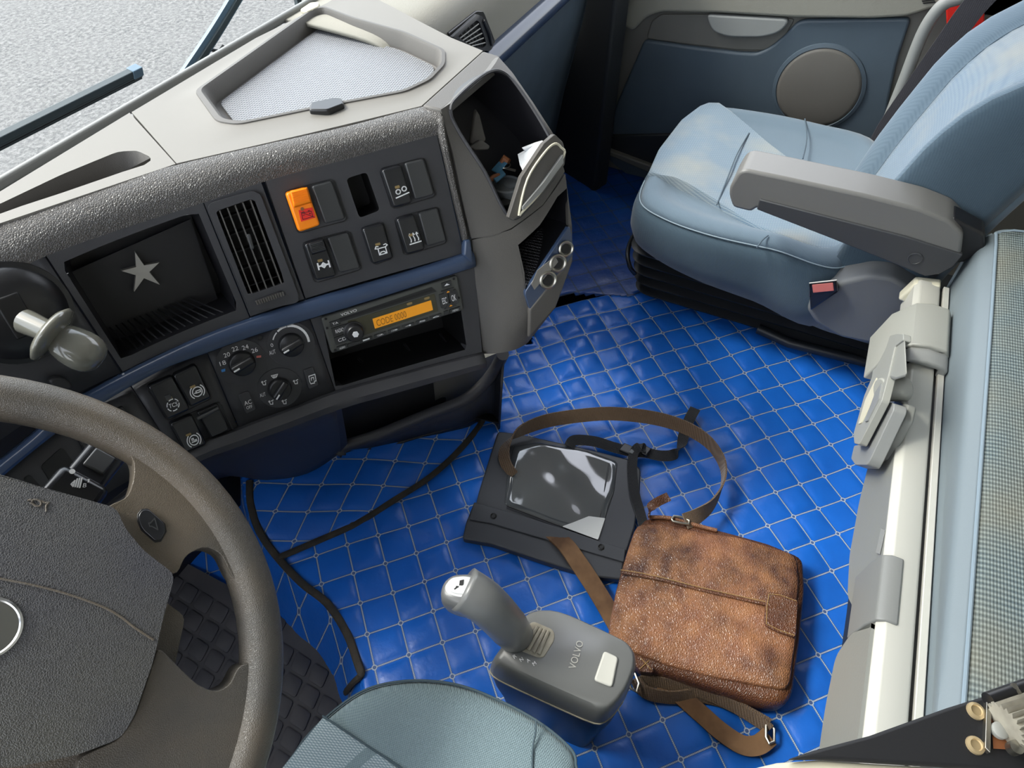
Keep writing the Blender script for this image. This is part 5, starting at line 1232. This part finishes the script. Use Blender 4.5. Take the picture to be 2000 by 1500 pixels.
mk('hinge_barrel', *tubem([V((hc0.x-.012, hc0.y+.006, hc0.z)), V((hc0.x+.004, hc0.y-.028, hc0.z))], .016, 20), 'clip', FT, bevel=.002)
slab('holder_plate', HP, [(1738, 655), (1752, 651), (1764, 652), (1764, 664), (1748, 676), (1733, 740), (1722, 782), (1678, 868), (1668, 866), (1667, 846), (1688, 772), (1712, 715), (1730, 680)], 0, .010, 'clip', FT, r=.004, bevel=.002)
slab('holder_opening', HP, [(1712, 736), (1706, 775), (1682, 826), (1676, 828), (1690, 780)], .009, .0112, 'yellowed', FT, r=.003)
slab('holder_inset', HP, [(1722, 742), (1716, 778), (1694, 822), (1688, 824), (1706, 775), (1715, 742)], .010, .0118, 'clip_dk', FT, r=.002)
slab('lower_leaf', HP, [(1728, 782), (1746, 788), (1745, 800), (1700, 896), (1693, 908), (1670, 908), (1662, 896), (1668, 870), (1680, 868)], -.020, -.004, 'clip_dk', FT, r=.004, bevel=.003)
slab('rear_leaf', HP, [(1748, 780), (1772, 790), (1765, 820), (1722, 895), (1700, 904), (1705, 890)], -.034, -.022, 'apron', FT, r=.004, bevel=.003)

# ================================================================ LEATHER BAG
BZ = .062
BG = root('messenger_bag', Z(1390, 1190, 0), 'worn brown leather messenger bag lying flat on the blue mat', 'bag')
BS = Surf(lambda u, v, d=0: V((u, v, BZ+d)), .5, -.1)
body = [(1262, 1012), (1300, 1010), (1420, 1040), (1500, 1062), (1568, 1090), (1572, 1150), (1562, 1250), (1548, 1355), (1535, 1376), (1500, 1378), (1400, 1350), (1300, 1318), (1228, 1300), (1192, 1250), (1210, 1150), (1240, 1040)]
bq = rnd(uvs(BS, body, -.015), .012, 3); bx_ = sum(p[0] for p in bq)/len(bq); by_ = sum(p[1] for p in bq)/len(bq)
br_ = lambda s, z: [V((bx_+(x-bx_)*s, by_+(y-by_)*s, z)) for x, y in bq]
mk('bag_body', *loftm([br_(.96, .007), br_(1.0, .014), br_(1.005, .03), br_(1.0, .044), br_(.97, .052), br_(.9, .055)]), 'bag_dk', BG, ang=180)
flap = [(1248, 1022), (1300, 1020), (1380, 1040), (1440, 1048), (1500, 1066), (1545, 1078), (1559, 1090), (1560, 1130), (1556, 1240), (1545, 1330), (1535, 1347), (1510, 1342), (1400, 1322), (1300, 1296), (1225, 1268), (1192, 1245), (1190, 1228), (1205, 1150), (1225, 1080), (1240, 1035)]
fq_ = rnd(uvs(BS, flap, .0), .008, 3); fc = (sum(p[0] for p in fq_)/len(fq_), sum(p[1] for p in fq_)/len(fq_)); fr = angres(fq_, fc, 120)
rg = []
for s_, dz in ((1.0, -.010), (1.004, -.004), (1, 0), (.985, .0022), (.9, .004), (.7, .006), (.4, .008), (.02, .008)):
    rg.append([V((fc[0]+(x-fc[0])*s_, fc[1]+(y-fc[1])*s_, BZ-.004+dz+.0018*math.sin(x*70+y*40)*s_)) for x, y in fr])
mk('flap', *loftm(rg, True, True), 'bag', BG, ang=180)
FS = Surf(lambda u, v, d=0: V((u, v, BZ+.0035+d)), .5, -.1)
seam2 = [(1212, 1118), (1240, 1122), (1290, 1132), (1360, 1150), (1430, 1166), (1495, 1180)]
mk('flap_fold', *tubem([FS.P(x, y, .0012) for x, y in spl(seam2, 5)], .0026, 8, .7), 'bag_dk', BG)
mk('flap_stitching', *tubem([FS.P(x, y-5, .0034) for x, y in spl(seam2, 5)], .0006, 5), 'stitch', BG)
slab('clasp_patch', FS, [(1500, 1156), (1522, 1158), (1559, 1172), (1554, 1245), (1520, 1234), (1495, 1222), (1492, 1205)], .001, .0045, 'bag_dk', BG, r=.004, bevel=.001)
mk('patch_stitching', *tubem([FS.P(x, y, .0052) for x, y in ((1556, 1174), (1524, 1162), (1502, 1160), (1498, 1185), (1497, 1218), (1520, 1230), (1552, 1241))], .0006, 5), 'stitch', BG)
LS = Surf(lambda u, v, d=0: V((u, v, .050+d)), .4, 0)
slab('corner_patch', LS, [(1243, 1272), (1278, 1278), (1276, 1314), (1252, 1312), (1240, 1298)], -.012, .0035, 'bag_dk', BG, r=.003, bevel=.001)
for a, b in (((1247, 1280), (1272, 1308)), ((1274, 1284), (1250, 1306))): mk('cross_stitching', *tubem([LS.P(*a, .0045), LS.P(*b, .0045)], .0006, 5), 'stitch', BG)
mk('zip_edge', *tubem([Z(x, y, .056) for x, y in spl([(1268, 1010), (1310, 1012), (1360, 1026), (1400, 1036)], 4)], .0035, 8), 'bag', BG)
mk('zip_pull', *ribbonm([(Z(1268, 1010, .058), V((1, .3, .2))), (Z(1270, 992, .07), V((1, .3, .4))), (Z(1285, 980, .078), V((.4, .6, .7))), (Z(1306, 970, .080), V((.5, .7, .2)))], .016, .003), 'bag_dk', BG)
dr_ = [Z(x, y, .062) for x, y in ((1312, 1014), (1316, 1008), (1332, 1010), (1346, 1017), (1345, 1024), (1330, 1022), (1314, 1018), (1312, 1014))]
mk('strap_ring', *tubem(dr_, .0022, 8), 'steel', BG)
# shoulder strap: the loop over the mat and the pouch
UP = V((0, 0, 1))
lp = [((1338, 1018), .062, (.5, .5, .3)), ((1362, 1008), .058, (.5, .4, .6)), ((1392, 985), .050, (.5, .2, 1)), ((1412, 945), .045, (.6, 0, 1)), ((1411, 905), .042, (.6, .2, 1)), ((1385, 865), .042, (.6, .5, 1)), ((1340, 836), .042, (.6, .5, 1)), ((1280, 817), .042, (.7, .3, 1)), ((1200, 808), .043, (.8, .3, 1)), ((1130, 812), .043, (.9, .2, 1)), ((1060, 824), .042, (1, -.1, 1)), ((1010, 846), .04, (.8, -.4, 1)), ((987, 872), .036, (.3, -.9, 1)), ((986, 900), .028, (-.3, -1, .5)), ((1002, 930), .021, (-.4, -1, .1))]
mk('shoulder_strap', *ribbonm([(Z(x, y, z), V(d)) for (x, y), z, d in lp], .027, .003, 6), 'web_brown', BG)
lp = [((1076, 1040), .020, (1, -.3, 0)), ((1105, 1065), .026, (1, -.3, 0)), ((1130, 1100), .026, (1, -.45, 0)), ((1160, 1145), .018, (1, -.5, 0)), ((1190, 1195), .016, (1, -.5, 0)), ((1215, 1240), .016, (1, -.5, 0))]
mk('shoulder_strap', *ribbonm([(Z(x, y, z), V((d[1]*-.6+.2, d[0]*-1, 0))) for (x, y), z, d in lp], .030, .004, 6), 'suede', BG)
lp1 = [((1240, 1325), .03), ((1262, 1352), .022), ((1310, 1362), .02), ((1360, 1358), .02), ((1420, 1372), .02), ((1470, 1398), .02), ((1500, 1415), .018)]
mk('shoulder_strap', *ribbonm([(Z(x, y, z), V((.5, .2, .8))) for (x, y), z in lp1], .022, .003, 6), 'web_brown', BG)
lp2 = [((1250, 1330), .03), ((1300, 1334), .028), ((1370, 1352), .028), ((1430, 1378), .024), ((1480, 1408), .02), ((1503, 1425), .018)]
mk('shoulder_strap', *ribbonm([(Z(x, y, z), V((.5, .2, .9))) for (x, y), z in lp2], .02, .003, 6), 'web_brown', BG)
lp3 = [((1290, 1330), .02), ((1330, 1360), .014), ((1370, 1395), .014), ((1410, 1430), .014), ((1450, 1455), .014), ((1480, 1455), .014), ((1503, 1438), .016)]
mk('shoulder_strap', *ribbonm([(Z(x, y, z), V((.7, .3, .1))) for (x, y), z in lp3], .026, .004, 6), 'suede', BG)
bkr = [Z(x, y, .022) for x, y in ((1500, 1408), (1512, 1424), (1512, 1448), (1502, 1452), (1496, 1440), (1496, 1418), (1500, 1408))]
mk('strap_buckle', *tubem(bkr, .0022, 8), 'steel', BG)
mk('strap_ring', *tubem([Z(x, y, .035) for x, y in ((1234, 1310), (1226, 1322), (1232, 1345), (1243, 1352), (1248, 1335), (1240, 1315))], .0022, 8), 'steel', BG)

# ================================================================ TABLET POUCH
PZ = .016
TP = root('tablet_pouch', Z(1080, 990, 0), 'black waterproof tablet pouch with clear window lying beside the leather bag', 'pouch')
TS = Surf(lambda u, v, d=0: V((u, v, PZ+d)), .6, .2)
pbody = [(972, 842), (1010, 846), (1110, 868), (1170, 882), (1232, 898), (1252, 916), (1250, 960), (1240, 1030), (1215, 1105), (1100, 1075), (920, 1025), (935, 960)]
slab('pouch_body', TS, pbody, -.009, .0, 'pouch', TP, r=.008, bevel=.003)
slab('roll_flap', TS, [(926, 980), (1010, 1004), (1100, 1032), (1180, 1060), (1222, 1072), (1214, 1132), (1150, 1124), (1060, 1096), (960, 1062), (903, 1052), (910, 1020)], -.009, .006, 'pouch', TP, r=.006, bevel=.003)
slab('roll_flap', TS, [(926, 980), (1010, 1004), (1100, 1032), (1180, 1060), (1222, 1072), (1219, 1098), (1130, 1072), (1040, 1046), (960, 1022), (916, 1014)], .004, .009, 'pouch', TP, r=.003, bevel=.0015)
for x, y in ((964, 1008), (1174, 1069)):
    c = TS.P(x, y, .009); mk('snap_button', *lathem(c, (0, 0, 1), [(.0055, 0), (.0055, .0015), (.0045, .0022), (.003, .001), (.001, .001)], 24), 'void', TP)
win = [(1002, 872), (1050, 862), (1150, 880), (1207, 900), (1200, 960), (1168, 1056), (1100, 1030), (1020, 1000), (985, 985), (990, 930)]
def clear():
    m = bpy.data.materials.new('clear_vinyl'); m.use_nodes = True; k = NT(m)
    k.b.inputs['Base Color'].default_value = lin('#4a4d50'); k.b.inputs['Roughness'].default_value = .08; k.b.inputs['Coat Weight'].default_value = 1; k.b.inputs['Specular IOR Level'].default_value = .9
    k.bump(k.m('ADD', k.noise(16, 1), k.m('MULTIPLY', k.noise(7, 1), 1.5)), .10, .012); return m
M['clear'] = clear()
wq = rnd(uvs(TS, win, .002), .004, 2); wcn = (sum(p[0] for p in wq)/len(wq), sum(p[1] for p in wq)/len(wq)); wa = angres(wq, wcn, 90); rg = []
def wz(x, y): return .003+.0012*math.sin(x*48+y*20)*math.sin(y*52-x*18+1)+.0004*math.sin(x*90-y*60+2)
for s_ in [1, .985, .95]+[.9-.045*i for i in range(20)]:
    rg.append([V((wcn[0]+(x-wcn[0])*s_, wcn[1]+(y-wcn[1])*s_, PZ+(0 if s_ == 1 else wz(wcn[0]+(x-wcn[0])*s_, wcn[1]+(y-wcn[1])*s_)*min(1, (1-s_)*12)+.0005))) for x, y in wa])
mk('clear_window', *loftm(rg, True, True), 'clear', TP, ang=180)
slab('window_insert', TS, [(1150, 1008), (1182, 1012), (1168, 1054), (1098, 1028), (1120, 1020)], .0035, .005, 'silver', TP, r=.002)
mk('window_frame', *tubem([TS.P(x, y, .003) for x, y in ((1190, 905), (1180, 960), (1166, 1054), (1100, 1030), (990, 988))], .0014, 6), 'black', TP)
# black webbing with side release buckle
st = [((1112, 872), .02, (.9, .3, .2)), ((1122, 860), .022, (.9, .3, .3)), ((1160, 862), .02, (.9, .3, .3)), ((1200, 874), .016, (1, .1, .3)), ((1232, 882), .016, (1, .2, .2)), ((1260, 884), .016, (1, .2, .2)), ((1290, 890), .016, (1, .2, .3)), ((1315, 888), .018, (1, .1, .6)), ((1330, 872), .022, (.6, -.6, .8)), ((1336, 848), .028, (.2, -1, .3)), ((1346, 820), .026, (.2, -1, .0)), ((1358, 798), .024, (.2, -1, .0))]
mk('pouch_strap', *ribbonm([(Z(x, y, z), V(d)) for (x, y), z, d in st], .021, .002, 6), 'web_black', TP)
st = [((1262, 880), .022, (.6, .6, 0)), ((1250, 872), .028, (.3, -1, 0)), ((1238, 885), .024, (.3, -1, .2)), ((1235, 920), .02, (.1, -1, .2)), ((1240, 965), .02, (-.1, -1, .1)), ((1250, 1000), .018, (-.2, -1, 0)), ((1258, 1030), .016, (-.2, -1, 0))]
mk('pouch_strap', *ribbonm([(Z(x, y, z), V(d)) for (x, y), z, d in st], .018, .002, 6), 'web_black', TP)
mk('strap_buckle', *boxm(Z(1226, 878, .02), (.010, -.002, 0), (.001, .013, 0), (0, 0, .003)), 'black', TP, bevel=.002)
mk('buckle_tongue', *boxm(Z(1236, 880, .0235), (.008, -.002, 0), (.0005, .004, 0), (0, 0, .002)), 'cuplid', TP, bevel=.001)
mk('strap_slider', *boxm(Z(1262, 882, .02), (.010, -.002, 0), (.001, .006, 0), (0, 0, .004)), 'black', TP, bevel=.002)

# ================================================================ BRACKET IN THE FOREGROUND (driver's side, close to the lens)
FBZ = .62
FS2 = Surf(lambda u, v, d=0: V((u, v, FBZ+d)), .2, -.2)
FB = root('hinge_bracket', FS2.P(1850, 1430, -.02), 'black metal bracket with rivets and a ribbed roller over the near end of the bunk', 'bracket')
slab('bracket_plate', FS2, [(1590, 1465), (1700, 1436), (1850, 1382), (1985, 1340), (2080, 1310), (2120, 1520), (1900, 1500), (1600, 1482), (1540, 1482)], -.006, .0, 'black_soft', FB, bevel=.002)
mk('bracket_tube', *tubem([FS2.P(x, y, .006) for x, y in ((1930, 1368), (1975, 1352), (2080, 1316))], .005, 12), 'black', FB)
for x, y in ((1905, 1389), (1904, 1456)): mk('rivet', *lathem(FS2.P(x, y, 0), (0, 0, 1), [(.0055, 0), (.0052, .0015), (.0035, .0022), (.003, .0012), (.001, .001)], 20), 'rivet', FB)
mk('clamp_edge', *boxm(FS2.P(1926, 1418, .001), (FS2.P(1926, 1370)-FS2.P(1923, 1466))*.5, (.001, .0015, 0), (0, 0, .003)), 'steel', FB, bevel=.0005)
mk('roller_backing', *prism([FS2.P(x, y, .001) for x, y in ((1934, 1378), (1990, 1360), (2060, 1340), (2060, 1470), (1940, 1462))], [FS2.P(x, y, -.001) for x, y in ((1934, 1378), (1990, 1360), (2060, 1340), (2060, 1470), (1940, 1462))]), 'key_brown', FB)
rc0, rc1 = FS2.P(1962, 1418, .008), FS2.P(2080, 1380, .008); ra = (rc1-rc0)
rp = []
axr = ra.normalized(); aa = axr.cross(V((0, 0, 1))).normalized(); bb = aa.cross(axr)
ringf = lambda c: [c+(aa*math.cos(t)+bb*math.sin(t))*(.0125+.0014*(1 if i % 2 else -1)) for i, t in enumerate([2*math.pi*j/44 for j in range(44)])]
mk('ribbed_roller', *loftm([ringf(rc0), ringf(rc1)]), 'shifter_cr', FB, smooth=False)
mk('round_pin', *lathem(FS2.P(1950, 1428, .002), (0, 0, 1), [(.005, 0), (.005, .003), (.004, .004), (.001, .0045)], 20), 'clip', FB)
for x, y in ((1975, 1352), (1976, 1463)): mk('roller_screw', *lathem(FS2.P(x, y, .004), (0, 0, 1), [(.004, 0), (.004, .006), (.001, .007)], 14), 'steel', FB)
tag(slab('bracket_cover', FS2, [(1470, 1500), (1520, 1488), (1600, 1482), (1750, 1492), (1950, 1502), (1950, 1600), (1400, 1600)], -.02, -.004, 'yellowed', None, bevel=.004), 'cream plastic cover edge directly below the black bracket', 'cover')

# ================================================================ OUTSIDE THE WINDSCREEN
WS = Surf(lambda u, v, d=0: V((u, .865-d, v)), .5, .7)
wp = root('windscreen_wiper', WS.P(130, 200), 'grey wiper blade resting outside the windscreen on the left', 'wiper')
wa_, wb_ = WS.P(-260, 392), WS.P(272, 130); wd = (wb_-wa_).normalized(); wu = V((0, -.25, .97)); wu = (wu-wd*wu.dot(wd)).normalized(); wn2 = wd.cross(wu)
def wbar(nm, o, h, t, m, a0=0, a1=1): 
    p, q = wa_+(wb_-wa_)*a0+wu*o, wa_+(wb_-wa_)*a1+wu*o; return mk(nm, *boxm((p+q)/2, (q-p)/2, wu*h, wn2*t), m, wp, bevel=.001)
wbar('blade_spoiler', -.003, .0042, .005, 'wiper'); wbar('blade_rib', -.009, .0016, .0045, 'wiper'); wbar('blade_rib', -.0125, .0012, .0035, 'black'); wbar('rubber_lip', -.0155, .0022, .0018, 'wiper'); wbar('end_cap', -.004, .0062, .0062, 'wiper_blue', .955, 1.0)
wp2 = root('windscreen_wiper', WS.P(440, 60), 'blue-grey wiper arm rising outside beyond the dashboard top', 'wiper')
aq = [WS.P(x, y) for x, y in ((360, 152), (420, 62), (476, -30), (520, -100))]
mk('arm_bar', *ribbonm([(p, V((1, 0, .5))) for p in aq], .020, .006), 'wiper_blue', wp2)
mk('arm_rib', *ribbonm([(p+V((.004, -.004, 0)), V((1, 0, .5))) for p in aq], .007, .006), 'wiper', wp2)
mk('nozzle', *tubem([WS.P(408, 96), WS.P(428, 100), WS.P(436, 90)], .003, 8), 'black', wp2)
tag(mk('rubber_strip', *boxm(WS.P(583, 8), (.006, 0, 0), (0, .004, 0), (.004, 0, .05)), 'wiper', bevel=.001), 'short dark vertical rubber strip at the windscreen beside the cream clip cap', 'strip')
tag(mk('mirror_bracket', *tubem([WS.P(508, -10), WS.P(518, -2), WS.P(530, -12)], .0022, 8), 'black'), 'tiny black bracket end outside at the top edge of the view', 'bracket')
